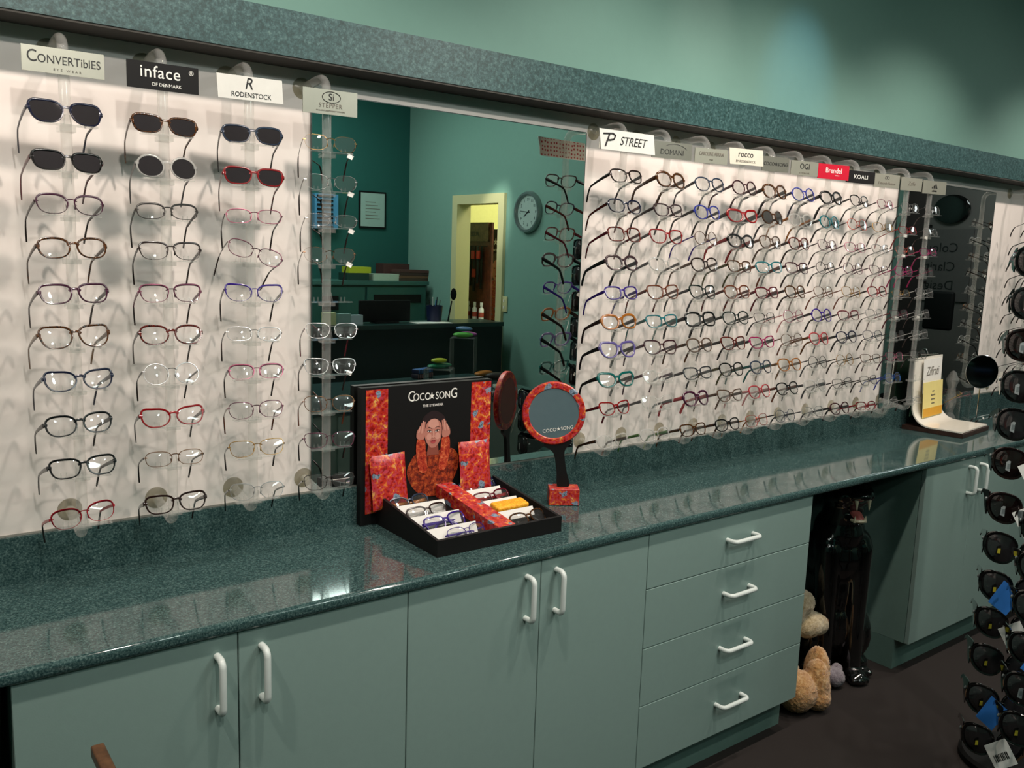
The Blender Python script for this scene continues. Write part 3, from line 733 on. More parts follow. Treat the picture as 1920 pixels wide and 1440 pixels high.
DRESS2 = speckle('printed_floral_sleeve', [(.3, '5a140c'), (.45, 'a0281a'), (.58, 'cc5a34'), (.7, 'dca070')], 110, .5)
fx, fz = 1.287, 1.135
patch('portrait_dress', spline([(fx-.070, 1.066), (fx-.050, 1.084), (fx-.02, 1.084), (fx+.02, 1.084), (fx+.055, 1.088), (fx+.080, 1.074), (fx+.090, 1.04), (fx+.070, .99), (fx+.035, .955), (fx-.025, .955), (fx-.065, .985), (fx-.084, 1.03)]), 1, DRESS)
patch('portrait_hair', spline([(fx-.040, fz), (fx-.036, fz+.045), (fx, fz+.066), (fx+.038, fz+.045), (fx+.042, fz), (fx+.030, fz-.03), (fx-.03, fz-.03)]), 2, HAIR)
patch('portrait_neck', [(fx-.016, fz-.03), (fx+.016, fz-.03), (fx+.020, fz-.062), (fx-.020, fz-.062)], 3, SKIN3)
patch('portrait_face', spline([(fx-.0285, fz+.010), (fx-.024, fz+.038), (fx, fz+.052), (fx+.024, fz+.038), (fx+.0285, fz+.010), (fx+.025, fz-.017), (fx+.010, fz-.038), (fx, fz-.041), (fx-.010, fz-.038), (fx-.025, fz-.017)]), 4, SKIN)
patch('portrait_forehead', spline([(fx-.016, fz+.022), (fx-.012, fz+.040), (fx+.008, fz+.044), (fx+.018, fz+.024), (fx+.004, fz+.014)]), 5, SKIN2)
patch('portrait_hairline', spline([(fx-.031, fz+.012), (fx-.033, fz+.040), (fx-.014, fz+.062), (fx+.016, fz+.062), (fx+.034, fz+.040), (fx+.031, fz+.012), (fx+.0255, fz+.028), (fx+.012, fz+.041), (fx-.004, fz+.043), (fx-.020, fz+.034)]), 6, HAIR)
for s_ in (-1, 1):
    patch('portrait_cheek', ell(fx+s_*.014, fz-.008, .008, .010), 5, SKIN2)
    patch('portrait_eye', spline([(fx+s_*.0055, fz+.0065), (fx+s_*.012, fz+.0105), (fx+s_*.0195, fz+.0085), (fx+s_*.012, fz+.005)]), 6, PAPER)
    patch('portrait_iris', ell(fx+s_*.0122, fz+.0078, .0026, .0027, 12), 7, HAIR)
    patch('portrait_eyelash', [(fx+s_*.0045, fz+.0070), (fx+s_*.0118, fz+.0118), (fx+s_*.0210, fz+.0098), (fx+s_*.0205, fz+.0086), (fx+s_*.0118, fz+.0103), (fx+s_*.0050, fz+.0062)], 7, HAIR)
    patch('portrait_eyebrow', [(fx+s_*.005, fz+.0165), (fx+s_*.014, fz+.0205), (fx+s_*.023, fz+.0165), (fx+s_*.014, fz+.0188), (fx+s_*.005, fz+.0148)], 6, HAIR)
patch('portrait_nose', spline([(fx-.0015, fz+.010), (fx+.0025, fz+.010), (fx+.0035, fz-.006), (fx+.0062, fz-.0105), (fx+.001, fz-.0125), (fx-.0055, fz-.0105), (fx-.002, fz-.006)]), 6, SKIN2)
for s_ in (-1, 1): patch('portrait_nostril', ell(fx+s_*.0033, fz-.0115, .0016, .0009, 10), 7, SKIN3)
patch('portrait_lip', spline([(fx-.0095, fz-.0215), (fx-.003, fz-.0185), (fx, fz-.0195), (fx+.003, fz-.0185), (fx+.0095, fz-.0215), (fx, fz-.0225)]), 6, LIPS)
patch('portrait_lip', spline([(fx-.0085, fz-.0228), (fx, fz-.0232), (fx+.0085, fz-.0228), (fx+.004, fz-.0278), (fx-.004, fz-.0278)]), 6, plain('printed_lower_lip', 'b04a4c', .5))
for s_ in (-1, 1):   # raised hands framing the face, floral sleeves below
    patch('portrait_sleeve', spline([(fx+s_*.052, fz-.012), (fx+s_*.030, fz-.014), (fx+s_*.024, fz-.055), (fx+s_*.020, fz-.105), (fx+s_*.044, fz-.105), (fx+s_*.056, fz-.05)]), 8, DRESS2)
    patch('portrait_hand', spline([(fx+s_*.053, fz-.010), (fx+s_*.031, fz-.012), (fx+s_*.030, fz+.012), (fx+s_*.036, fz+.026), (fx+s_*.050, fz+.018), (fx+s_*.056, fz+.004)]), 9, SKIN)
    for k in range(4):
        x0 = fx+s_*(.0335+.0052*k); z1_ = fz+(.034, .037, .032, .023)[k]
        patch('portrait_finger', spline([(x0-.0024, fz+.008), (x0+.0024, fz+.008), (x0-s_*.0045+.0020, z1_), (x0-s_*.0045, z1_+.003), (x0-s_*.0045-.0020, z1_)]), 10+k % 2, SKIN2 if k % 2 else SKIN)
# floral pouches leaning on the backboard
def cushion(name, x0, x1, z0_, z1_, d, loc, rot, mat, lab, cat, grp=None):
    mb = MB(); nx, nz = 12, 16; rows = {}
    for side in (-1, 1):
        for i in range(nx+1):
            for j in range(nz+1):
                u, v_ = i/nx*2-1, j/nz*2-1
                if side == 1 and (abs(u) == 1 or abs(v_) == 1): rows[side, i, j] = rows[-1, i, j]; continue
                k = (1-u**4)*(1-v_**4)
                pin = 1-.035*(1-abs(v_))
                rows[side, i, j] = mb.b.verts.new((((x0+x1)/2+(x1-x0)/2*u*pin), side*d/2*k**.6, (z0_+z1_)/2+(z1_-z0_)/2*v_*(1-.02*(1-u*u))))
        for i in range(nx):
            for j in range(nz):
                mb.b.faces.new((rows[side, i, j], rows[side, i+1, j], rows[side, i+1, j+1], rows[side, i, j+1]))
    return mb.obj(name, mat, loc=loc, rot=rot, label=lab, cat=cat, group=grp, angle=80)
cushion('pouch', -.055, .055, 0, .150, .020, (1.136, -.072, zt(-.07)-.036+.003), (-.13, -.03, 0), FLOR, 'left red floral glasses pouch leaning on the black backboard', 'pouch', 'floral pouches in the tray')
cushion('pouch', -.055, .055, 0, .158, .020, (1.420, -.072, zt(-.07)-.036+.003), (-.13, .0, 0), FLOR, 'right red floral glasses pouch leaning on the black backboard', 'pouch', 'floral pouches in the tray')
def lay(x, y, spec, lab, rz=0, rx=-.25, dz=0):
    g = eyeglasses(spec, (x, y, zt(y)-.002+dz), (rx, 0, rz), lab, 'glasses lying in the black tray')
    return g
# folded glasses: temples folded behind the frame
def folded(x, y, spec, lab, rz=0, rx=-.75, dz=0):
    sh, th, c, tc = spec
    t = thing('eyeglasses', lab, 'eyeglasses', (x, y-.006, zt(y)-.016+dz), (rx, 0, rz), 'glasses lying in the black tray')
    f, L, T, tips = glasses_meshes(sh, th)
    link('frame', f, fmat(c), t)
    for l in L: link('lens', l, LENS, t)
    xt = max(abs(v.co.x) for v in T[0].vertices); yt = min(v.co.y for v in T[0].vertices)
    for k, tm in enumerate(T):
        s_ = -1 if k == 0 else 1
        Mx = Matrix.Translation((s_*xt, yt+.004+.004*k, 0)) @ Matrix.Rotation(s_*PI/2*.97, 4, 'Z') @ Matrix.Translation((-s_*xt, -yt, 0))
        o = link('temple', tm, fmat(tc), t); o.matrix_basis = Mx
    return t
folded(1.185, -.088, ('oval', 'mid', 'bluegrey', 'orange'), 'blue and gold glasses in the left rear tray compartment', .1)
folded(1.200, -.158, ('rect', 'mid', 'brown', 'smoke'), 'dark brown glasses over the second left divider of the tray', .1)
folded(1.212, -.232, ('butterfly', 'mid', 'purple', 'purple'), 'purple and black glasses in the third left compartment of the tray', .12)
folded(1.230, -.305, ('oval', 'thin', 'purple', 'purple'), 'small bright purple glasses in the front left compartment of the tray', .12)
folded(1.432, -.068, ('butterfly', 'thick', 'navy', 'blue'), 'shiny purple and blue glasses in the right rear tray compartment', .15, dz=.004)
folded(1.430, -.138, ('rect', 'mid', 'wine', 'red'), 'red glasses in front of the rear right divider of the tray', .1)
folded(1.440, -.296, ('oval', 'mid', 'tort', 'black'), 'tortoiseshell glasses in the front right compartment of the tray', .1)
MB().rbox(0, 0, 0, .112, .042, .018, .006).obj('cleaning_cloth_block', speckle('yellow_orange_fabric', [(.4, 'e08a10'), (.5, 'f0a81c'), (.6, 'f6c23a')], 160, .6),
    loc=(1.430, -.222, zt(-.222)-.010), rot=(.2, 0, .02), label='yellow orange folded cloth block in a right compartment of the black tray', cat='cloth')

# ------------------------------------------------------------------ hand mirror on its block
HM = thing('hand_mirror', 'round hand mirror with red floral rim and black handle on a floral block', 'hand mirror', (1.690, -.150, ZC), (0, 0, -.60))
MB().rbox(0, 0, .0265, .092, .062, .051, .0015, 1).obj('base_block', FLOR, HM, smooth=False)
R1, R0 = .096, .075
zc_ = .283
h = MB()
pts = [(-.0175, .0535), (.0175, .0535), (.0150, .10), (.0150, .145), (.021, .168), (.044, .190), (.02, .205), (-.02, .205), (-.044, .190), (-.021, .168), (-.0150, .145), (-.0150, .10)]
h.prism(spline(pts, 5), -.005, .005)
LEAN = Matrix.Translation((0, 0, .05)) @ Matrix.Rotation(-.17, 4, 'Y') @ Matrix.Translation((0, 0, -.05))
h.obj('mirror_handle', BLACK, HM).matrix_basis = LEAN
rg = MB()
rings = []
for i in range(64):
    a = 2*PI*i/64; ring = []
    for (r, y) in ((R0, -.006), (R0+.003, -.009), (R1-.003, -.009), (R1, -.006), (R1, .006), (R1-.003, .009), (R0, .009)):
        ring.append(rg.b.verts.new((r*math.cos(a), y, zc_+r*math.sin(a))))
    rings.append(ring)
for i in range(64):
    a, c2 = rings[i], rings[(i+1) % 64]
    for j in range(7): rg.b.faces.new((a[j], a[(j+1) % 7], c2[(j+1) % 7], c2[j]))
rg.obj('mirror_rim', FLOR, HM).matrix_basis = LEAN
MB().prism(ell(0, zc_, R0+.001, R0+.001, 64), -.0065, -.0045).obj('mirror_glass', plain('mirror_painted_reflection', '5e7379', .08, spec=1), HM, smooth=False).matrix_basis = LEAN  # grey-blue base colour stands in for the room the glass would reflect
MB().prism(ell(0, zc_, R0+.001, R0+.001, 64), .0030, .0085).obj('mirror_back', plain('mirror_back_brown', '5a2a22', .5), HM, smooth=False).matrix_basis = LEAN
text('lettering', 'COCO★SONG', .0150, (0, 0, 0), SWHITE, HM, .92, 0).matrix_basis = LEAN @ Matrix.Translation((.006, -.0071, zc_-.050)) @ Matrix.Rotation(PI/2, 4, 'X')

# ------------------------------------------------------------------ white curved card display
WD = thing('card_display', 'white curved acrylic display on a dark wooden base with cream and yellow cards', 'card display', (3.868, -.022, ZC), (0, 0, .12))
# local: x along its width, -y towards the room
MB().box(0, .335, -.275, -.005, .001, .020).obj('display_base', speckle('dark_walnut', [(.35, '22140f'), (.5, '33201a'), (.65, '402a22')], 20, .4), WD, smooth=False)
prf = [(-.268, .022), (-.13, .022)]
for k in range(1, 9):
    a = PI/2*k/8; prf.append((-.13+.09*math.sin(a), .022+.09*(1-math.cos(a))))
prf.append((-.034, .20)); prf.append((-.030, .335))
def thick(pts, t):
    up = []
    for i, p in enumerate(pts):
        q0 = pts[max(0, i-1)]; q1 = pts[min(len(pts)-1, i+1)]
        dx, dz = q1[0]-q0[0], q1[1]-q0[1]; l = math.hypot(dx, dz)
        up.append((p[0]-dz/l*t, p[1]+dx/l*t))
    return pts+up[::-1]
MB().prism(thick(prf, .006), 0, .33, Matrix.Rotation(PI/2, 4, 'Z') @ Matrix.Scale(-1, 4, (0, 1, 0))).obj('curved_panel', plain('glossy_white_acrylic', 'e8e4d8', .12), WD, angle=30)
MB().box(.02, .31, -.0285, -.0265, .06, .33).obj('back_lining', plain('green_card', '5a8468', .5), WD, smooth=False)
c1 = MB().box(0, .215, -.001, .001, 0, .16).obj('script_card', PAPER, WD, loc=(.075, -.055, .165), rot=(-.05, 0, 0), smooth=False)
text('lettering', 'Ziffrati', .060, (.105, -.0015, .100), INKG, c1, .9, 0, .3)
c2_ = MB().box(0, .235, -.001, .001, 0, .165).obj('brochure', plain('pale_yellow_card', 'e8d88c', .5), WD, loc=(.050, -.075, .055), rot=(-.07, 0, 0), smooth=False)
for k, tx in enumerate(('your', 'favourite', 'eyewear', 'colours')):
    text('lettering', tx, .014, (.118, -.0015, .120-k*.019), INKG, c2_, 1)
MB().box(.003, .232, -.0016, -.0010, .002, .042).obj('brochure_band', plain('orange_yellow_print', 'd9a032', .5), c2_, smooth=False)
# round table mirror
rm = thing('table_mirror', 'round dark table mirror on a thin stem right of the white card display', 'mirror', (4.33, -.15, ZC), (0, 0, -.80))
MB().lathe([(0, .001), (.05, .001), (.05, .006), (.046, .009), (0, .010)], 32).obj('mirror_base', METAL, rm)
MB().tube([(0, 0, .008), (0, 0, .182)], .0028, 8).obj('stem', METAL, rm)
MB().prism(ell(0, .260, .072, .078, 48), -.004, .004).obj('mirror_glass', mirror_mat('dark_mirror', (.10, .11, .11), .05), rm, smooth=False)
MB().tube([(.071*math.cos(2*PI*i/48), 0, .260+.079*math.sin(2*PI*i/48)) for i in range(48)], .0035, 8, closed=True).obj('mirror_rim', METAL, rm)
# rimless pairs on small racks
for k, (x, y, z, rz, rx) in enumerate(((4.30, -.060, .14, .9, -.5), (4.42, -.06, .13, .7, -.35), (4.33, -.25, .06, .6, -.3))):
    g = eyeglasses((('oval', 'slim', 'oval')[k], 'rimless', ('gold', 'mpink', 'silver')[k], ('gold', 'pink', 'silver')[k]), (x, y, ZC+z), (rx, .1, rz),
        ['gold rimless glasses leaning behind the white card display', 'pink rimless glasses propped beside the white card display', 'silver rimless glasses with a tag in front of the table mirror'][k], 'rimless glasses on the worktop', None, k == 2)
    q = thing('glasses_prop', ['small clear prop under the gold rimless glasses', 'small clear prop under the pink rimless glasses', 'small clear prop under the silver rimless glasses'][k], 'prop', (x, y, ZC), (0, 0, rz))
    MB().box(-.045, .045, -.012, .012, .001, .004).obj('foot', ACRY2, q, smooth=False)
    MB().box(-.04, .04, -.002, .002, .004, z-.016).obj('upright', ACRY2, q, smooth=False)
# cut glass ornament
MB().lathe([(0, .001), (.03, .001), (.034, .02), (.016, .05), (.028, .10), (.018, .17), (.030, .21), (.012, .25), (0, .255)], 9).obj('glass_ornament', clear('cut_glass', (.8, .82, .8), .12, .9, .02, 1.6),
    loc=(4.27, -.045, ZC), label='cut glass ornament standing against the dark mirror', cat='ornament', smooth=False)

# ------------------------------------------------------------------ panther statue
PB = plain('black_ceramic', (.004, .004, .004), .06, coat=1.0, spec=.6)
pan = thing('panther_statue', 'glossy black ceramic panther sitting upright under the worktop, mouth open', 'statue', (3.095, -.205, 0), (0, 0, -.45))
pan.scale = (1.12, 1.08, 1.0)
pr = [((0, .05, .20), (.135, .15, .19)), ((0, .02, .36), (.095, .11, .22)), ((0, -.02, .50), (.118, .10, .13)), ((0, -.03, .60), (.09, .09, .10)),
      ((-.055, -.06, .56), (.052, .05, .06)), ((.055, -.06, .56), (.052, .05, .06)),
      ((0, -.03, .60), (0, -.055, .72), .075, .07),
      ((0, -.06, .765), (.090, .085, .075)), ((-.040, -.10, .765), (.038, .040, .036)), ((.040, -.10, .765), (.038, .040, .036)),
      ((0, -.13, .775), (.044, .050, .026)), ((0, -.160, .778), (.028, .026, .019)),
      ((0, -.115, .682), (.034, .050, .013), (.55, 0, 0)), ((0, -.08, .70), (.05, .04, .04)),
      ((-.055, -.045, .822), (.022, .012, .022)), ((.055, -.045, .822), (.022, .012, .022))]
for s_ in (-1, 1):
    pr += [((s_*.062, -.07, .54), (s_*.060, -.085, .30), .048, .037), ((s_*.060, -.085, .30), (s_*.058, -.095, .05), .037, .032),
           ((s_*.058, -.115, .028), (.038, .055, .027)), ((s_*.105, .02, .17), (.052, .13, .13)), ((s_*.108, -.06, .05), (s_*.108, .08, .05), .034, .042)]
    for k in range(4): pr.append(((s_*.058+(-.027+.018*k), -.158+.006*abs(k-1.5), .020), (.0105, .022, .018)))
    for k in range(3): pr.append(((s_*.108+(-.02+.02*k), -.10, .022), (.011, .02, .016)))
blob('body', pr, .006, PB, pan, 4)
IV = plain('ivory_teeth', 'e0d6b8', .3)
for s_ in (-1, 1):
    MB().tube([(s_*.024, -.160, .762), (s_*.023, -.164, .724)], [.0075, .0015], 8).obj('tooth', IV, pan)
    MB().tube([(s_*.020, -.152, .672), (s_*.020, -.154, .698)], [.0055, .001], 8).obj('tooth', IV, pan)
    MB().ball((s_*.030, -.122, .785), (.010, .008, .007), 12).obj('eye', plain('amber_eye', '4a3a12', .1), pan)
MB().ball((0, -.130, .695), (.022, .038, .008), 12, Euler((.55, 0, 0)).to_matrix().to_4x4()).obj('tongue', plain('pink_tongue', 'a85a54', .35), pan)
MB().tube([(.023*math.cos(a), -.136-.026*math.sin(a), .678) for a in [PI*k/8 for k in range(9)]], .0062, 6).obj('lower_teeth', IV, pan)
MB().tube([(.10, .12, .03), (.135, .06, .03), (.14, -.02, .028), (.125, -.05, .028)], [.022, .02, .017, .012], 10).obj('tail', PB, pan)

# ------------------------------------------------------------------ plush toys
def fur(name, stops, scale=60):
    m = speckle(name, stops, scale, .95)
    nt = m.node_tree; b_ = nt.nodes['Principled BSDF']
    tc = N(nt, 'ShaderNodeTexCoord'); n2 = N(nt, 'ShaderNodeTexNoise', Scale=420.0, Detail=5.0)
    nt.links.new(tc.outputs['Object'], n2.inputs['Vector'])
    bp = N(nt, 'ShaderNodeBump', Strength=.9, Distance=.006); nt.links.new(n2.outputs['Fac'], bp.inputs['Height']); nt.links.new(bp.outputs[0], b_.inputs['Normal'])
    b_.inputs['Sheen Weight'].default_value = .5
    return m
def furry(o, amp=.004):
    rn = random.Random(3)
    for v in o.data.vertices: v.co += v.normal*rn.uniform(-amp*.3, amp)
FB = fur('cream_fur', [(.35, 'a08a5e'), (.5, 'c4b088'), (.65, 'ddd0ac')]); FT = fur('tan_fur', [(.35, 'b0783c'), (.5, 'cc9858'), (.65, 'e0bc84')])
FG = fur('grey_pink_fur', [(.35, '6a5f66'), (.5, '8a7f88'), (.65, 'a39aa2')])
p1 = thing('plush_toy', 'cream plush dog lying behind the drawer unit, muzzle and paw showing', 'plush toy', (2.785, -.20, 0))
o = blob('body', [((-.05, .02, .20), (.12, .12, .15)), ((.0, -.01, .33), (.10, .09, .08)), ((.03, -.05, .36), (.075, .06, .05)), ((.075, -.07, .27), (.075, .06, .05)), ((.115, -.085, .265), (.045, .045, .042)),
    ((-.05, .0, .09), (.11, .12, .088))], .006, FB, p1, 5); furry(o)
MB().ball((.155, -.10, .275), (.010, .012, .010), 12).obj('nose', plain('brown_nose', '7a5a44', .5), p1)
p2 = thing('plush_toy', 'tan plush toy with two upturned feet on the carpet by the drawer unit', 'plush toy', (2.715, -.39, 0))
o = blob('body', [((-.02, .03, .08), (.07, .07, .078)), ((.05, -.0, .10), (.042, .05, .098)), ((.05, -.005, .055), (.045, .055, .052)), ((.105, .035, .12), (.038, .05, .10)), ((.11, .03, .06), (.042, .05, .055))], .005, FT, p2, 5); furry(o)
p3 = thing('plush_toy', 'small grey plush ball toy beside the panther feet', 'plush toy', (2.985, -.33, 0))
o = blob('body', [((0, 0, .040), (.042, .04, .038)), ((.03, .01, .062), (.022, .02, .022)), ((-.03, .01, .058), (.02, .02, .02))], .004, FG, p3, 4); furry(o, .003)

# ------------------------------------------------------------------ armchair (only an arm end reaches the picture)
a0 = at(182, 1395, 2, .79)
ch = thing('armchair', 'wooden armchair in front of the left cabinet, only an arm end in view', 'chair', (a0.x, a0.y, 0))
for xx in (0, -.52):
    MB().rbox(xx, -.26, .78, .022, .52, .022, .004).obj('arm', WOOD, ch, rot=(0, 0, -.0))
    for yy in (-.10, -.46): MB().tube([(xx, yy, .0), (xx, yy, .768)], .014, 10).obj('leg', WOOD, ch)
MB().rbox(-.26, -.27, .45, .48, .44, .06, .02).obj('seat', plain('teal_upholstery', '24403c', .9), ch)
MB().rbox(-.26, -.50, .72, .48, .05, .34, .02).obj('backrest', plain('teal_upholstery', '24403c', .9), ch)

# ------------------------------------------------------------------ sunglasses rack in the foreground at the right
RK = thing('sunglasses_rack', 'tall brown wooden sunglasses rack at the right edge of the photo', 'display rack', (3.02, -.98, 0))
MB().box(-.03, .03, -.03, .03, .03, 1.78).obj('post', WOOD, RK, smooth=False)
MB().lathe([(0, .001), (.16, .001), (.16, .02), (.15, .03), (0, .03)], 32).obj('base', BLACK, RK)
def sunshade_meshes():
    f = MB(); n = 30; cx = .036
    def ol(s): return [(s*.0300*math.copysign(abs(math.cos(t))**.85, math.cos(t))*(1+.10*math.sin(t)), .0330*math.copysign(abs(math.sin(t))**.85, math.sin(t))) for t in [2*PI*i/n for i in range(n)]]
    def wy(x): return 6.5*x*x
    lens = []
    for s_ in (-1, 1):
        pts = ol(s_); rings = []
        for (x, z) in pts:
            l = math.hypot(x, z); nx, nz = x/l, z/l; ring = []
            for (q, dd) in ((-.001, -.0015), (.003, -.003), (.0045, -.001), (.0045, .003), (.0, .003)):
                X = s_*cx+x+nx*q; ring.append(f.b.verts.new((X, wy(X)+dd, z+nz*q)))
            rings.append(ring)
        for i in range(n):
            a, c = rings[i], rings[(i+1) % n]
            for j in range(5): f.b.faces.new((a[j], a[(j+1) % 5], c[(j+1) % 5], c[j]))
        L = MB(); fv = []; bv = []
        for x, z in pts:
            X = s_*cx+x; fv.append(L.b.verts.new((X, wy(X), z))); bv.append(L.b.verts.new((X, wy(X)+.0018, z)))
        c0 = L.b.verts.new((s_*cx, wy(s_*cx)-.005, 0)); c1 = L.b.verts.new((s_*cx, wy(s_*cx)-.0032, 0))
        mid = [L.b.verts.new((s_*cx+x*.55, wy(s_*cx+x*.55)-.0035, z*.55)) for x, z in pts]; mid2 = [L.b.verts.new((s_*cx+x*.55, wy(s_*cx+x*.55)-.0017, z*.55)) for x, z in pts]
        for i in range(n):
            j = (i+1) % n
            L.b.faces.new((fv[i], fv[j], mid[j], mid[i])); L.b.faces.new((mid[i], mid[j], c0)); L.b.faces.new((bv[j], bv[i], mid2[i], mid2[j])); L.b.faces.new((mid2[j], mid2[i], c1)); L.b.faces.new((fv[j], fv[i], bv[i], bv[j]))
        lens.append(L.mesh('lens', True, 70))
    f.tube([(-.010, wy(.01), .006), (0, -.001, .009), (.010, wy(.01), .006)], .003, 8)
    T = []
    for s_ in (-1, 1):
        X = s_*(cx+.0325); y0 = wy(cx+.0325)
        m_ = MB()
        st = [(0, .030, -.026), (.012, .029, -.025), (.038, .024, -.016), (.06, .018, .0), (.085, .013, .003), (.10, .006, -.003), (.11, -.002, -.010)]
        A_ = []
        for (yy, zt_, zb_) in st:
            A_.append([m_.b.verts.new((X-s_*yy*.05, y0+yy-.002, zt_)), m_.b.verts.new((X-s_*yy*.05-s_*.0022, y0+yy-.002, zt_)), m_.b.verts.new((X-s_*yy*.05-s_*.0022, y0+yy-.002, zb_)), m_.b.verts.new((X-s_*yy*.05, y0+yy-.002, zb_))])
        for a, c in zip(A_, A_[1:]):
            for j in range(4): m_.b.faces.new((a[j], a[(j+1) % 4], c[(j+1) % 4], c[j]))
        m_.b.faces.new(A_[0]); m_.b.faces.new(A_[-1][::-1])
        T.append(m_.mesh('temple', True, 40))
    return f.mesh('frame'), lens, T
SF, SLN, ST = sunshade_meshes()
STK = MB().prism([(-.008, .010), (-.002, .0135), (.008, .010), (.009, -.009), (.003, -.0125), (-.0075, -.009)], -.0003, .0003).mesh('sticker', False)
STK2 = MB().box(-.0045, .0045, -.0005, .0, -.006, .006).mesh('sticker_panel', False)
GEM = MB().ball((0, 0, 0), (.0045, .003, .0045), 8).mesh('gem')
BTAG = MB().box(-.021, .021, -.0004, .0004, -.050, .0).mesh('price_tag', False)
BARC = MB()
for k in range(9): BARC.box(-.014+k*.0030, -.0128+k*.0030+(.0008 if k % 3 else 0), -.0009, -.0005, -.036, -.022)
BARC = BARC.mesh('barcode', False)
BROWNG = plain('dark_brown_gloss', '1d0f0e', .08, coat=.5); STKM = plain('sticker_silver', 'a9adad', .4); STKD = plain('sticker_grey', '7d8484', .4)
YEL = plain('yellow_print', 'd8c83a', .5)
lensA = [at(1930-(v-572)*.117, v, 1, -1.0) for v in (490, 572, 650, 727, 800, 872, 957, 1032, 1103, 1172, 1243, 1318, 1390)]
lensB = [at(1946-(v-1067)*.12, v, 1, -1.17) for v in (1000, 1070, 1145, 1222, 1300, 1374)]
zA = [q.z for q in lensA]
YAW = -1.0
PEG = MB().tube([(0, 0, 0), (0, -.10, 0)], .0025, 6).mesh('peg')
def rack_pair(x, y, z, yaw, lab, c, tag, sticker, grp):
    t = thing('sunglasses', lab, 'sunglasses', (x, y, z), (random.uniform(-.05, .05), random.uniform(-.04, .04)+.06, yaw), grp)
    t.scale = (1.28,)*3
    fm = BLACKG if c else BROWNG
    link('frame', SF, fm, t)
    for l in SLN: link('lens', l, LENSD if c else plain('brown_sunglass_lens', '1c1110', .04, coat=.5), t)
    for tm in ST: link('temple', tm, fm, t)
    for s_ in (-1,): link('gem', GEM, plain('clear_gem', '9aa3a3', .1, .5), t, (-.0715, .036, .010), (0, 0, 1.2))
    k = link('sticker', STK, STKM if sticker == 1 else BLACK, t, (-.038, 6.5*.038**2-.0065, -.006), (.0, 0, .42))
    if sticker == 1: link('sticker_panel', STK2, STKD, k)
    else: link('sticker_panel', STK2, YEL, k)
    if tag:
        tg = link('price_tag', BTAG, PAPERB if tag == 2 else PAPER, t, (-.004, -.012, .012), (-.25, -.5 if tag == 1 else .6, .25))
        tg.scale = (1.25,)*3
        if tag == 1: link('barcode', BARC, INK, tg)
    return t
cl = ['charcoal', 'dark brown']
for k, z in enumerate(zA):
    px = .0
    tagk = {2: 1, 3: 1, 5: 1, 6: 1, 8: 2, 9: 1, 11: 2, 12: 1}.get(k, 0)
    c = 0 if k in (5, 6, 2) else 1
    yw = YAW+random.uniform(-.06, .06)
    cxr, cyr = lensA[k].x+.046*math.cos(yw), lensA[k].y+.046*math.sin(yw)
    rack_pair(cxr, cyr, z, yw, '%s wraparound sunglasses, %s from the top of the left column of the wooden rack' % (('black', 'brown')[1-c], (ORD+['eleventh', 'twelfth', 'thirteenth'])[k].replace('top', 'first')),
              c, tagk, 1 if k < 7 and k not in () else 2, 'sunglasses on the wooden rack')
for k, q in enumerate(lensB):
    rack_pair(q.x+.046*math.cos(YAW), q.y+.046*math.sin(YAW), q.z, YAW, 'black wraparound sunglasses, %s from the top of the right column of the wooden rack' % ORD[k].replace('top', 'first'), 1, (2, 1, 0)[k % 3], 2 if k % 2 else 1, 'sunglasses on the wooden rack')
for z in zA:
    link('peg', PEG, METAL, RK, (-.035, 0, z-0.0), (0, 0, -1.0))

# ------------------------------------------------------------------ the other side of the shop (seen in the mirrors)
# filing cabinet against the back wall
fc = thing('filing_cabinet', 'wide dark green filing cabinet against the deep teal back wall', 'cabinet')
GM = plain('dark_green_steel', '214a44', .5)
MB().box(2.7, 3.93, -4.79, -4.37, 0.001, 1.35).obj('carcass', GM, fc, smooth=False)
MB().box(2.68, 3.95, -4.795, -4.35, 1.35, 1.38).obj('top', plain('filing_top', '3a665e', .4), fc, smooth=False)
for x0, x1 in ((2.72, 3.34), (3.36, 3.92)):
    for z0_, z1_ in ((1.0, 1.33), (.66, .98), (.32, .64)):
        dd = MB().box(x0, x1, -4.372, -4.355, z0_, z1_).obj('drawer', plain('filing_front', '2a5850', .45), fc, smooth=False)
        xm = (x0+x1)/2
        if x0 < 3: MB().box(xm-.07, xm+.07, -4.356, -4.348, z1_-.18, z1_-.07).obj('pull', BLACK, dd, smooth=False)
        else: MB().box(x0+.06, x1-.05, -4.356, -4.348, z1_-.13, z1_-.06).obj('pull', BLACK, dd, smooth=False)
def bx(name, u, v, w_, d_, h_, mat, lab, cat, y=-4.55, z=1.3808, grp=None, rz=0):
    p = mir(u, v, 1, y)
    return MB().box(-w_/2, w_/2, -d_/2, d_/2, 0, h_).obj(name, mat, loc=(p.x, y, z), rot=(0, 0, rz), label=lab, cat=cat, group=grp, smooth=False)
bx('storage_box', 662, 520, .20, .16, .06, plain('dark_green_box', '16382f', .6), 'dark green box under the yellow box on the filing cabinet', 'box')
p = bx('storage_box', 667, 505, .20, .14, .05, plain('yellow_box', 'b8c02a', .6), 'bright yellow box stacked on the filing cabinet', 'box'); p.location.z = 1.4415
bx('storage_box', 718, 525, .26, .16, .055, plain('white_box', 'b8c8b4', .6), 'flat white box on the filing cabinet', 'box')
for k in range(4):
    p = bx('document_tray', 768, 520, .32-.01*k, .2, .022, plain('brown_folder_'+'abcd'[k], ('4a3a2c', '6a4c34', '3c2c24', '50322c')[k], .7), ['lowest', 'second lowest', 'third lowest', 'topmost'][k]+' brown folder stacked on the filing cabinet', 'folder', grp='brown folders on the filing cabinet')
    p.location.z = 1.3808+.0235*k; p.rotation_euler.z = .03*k
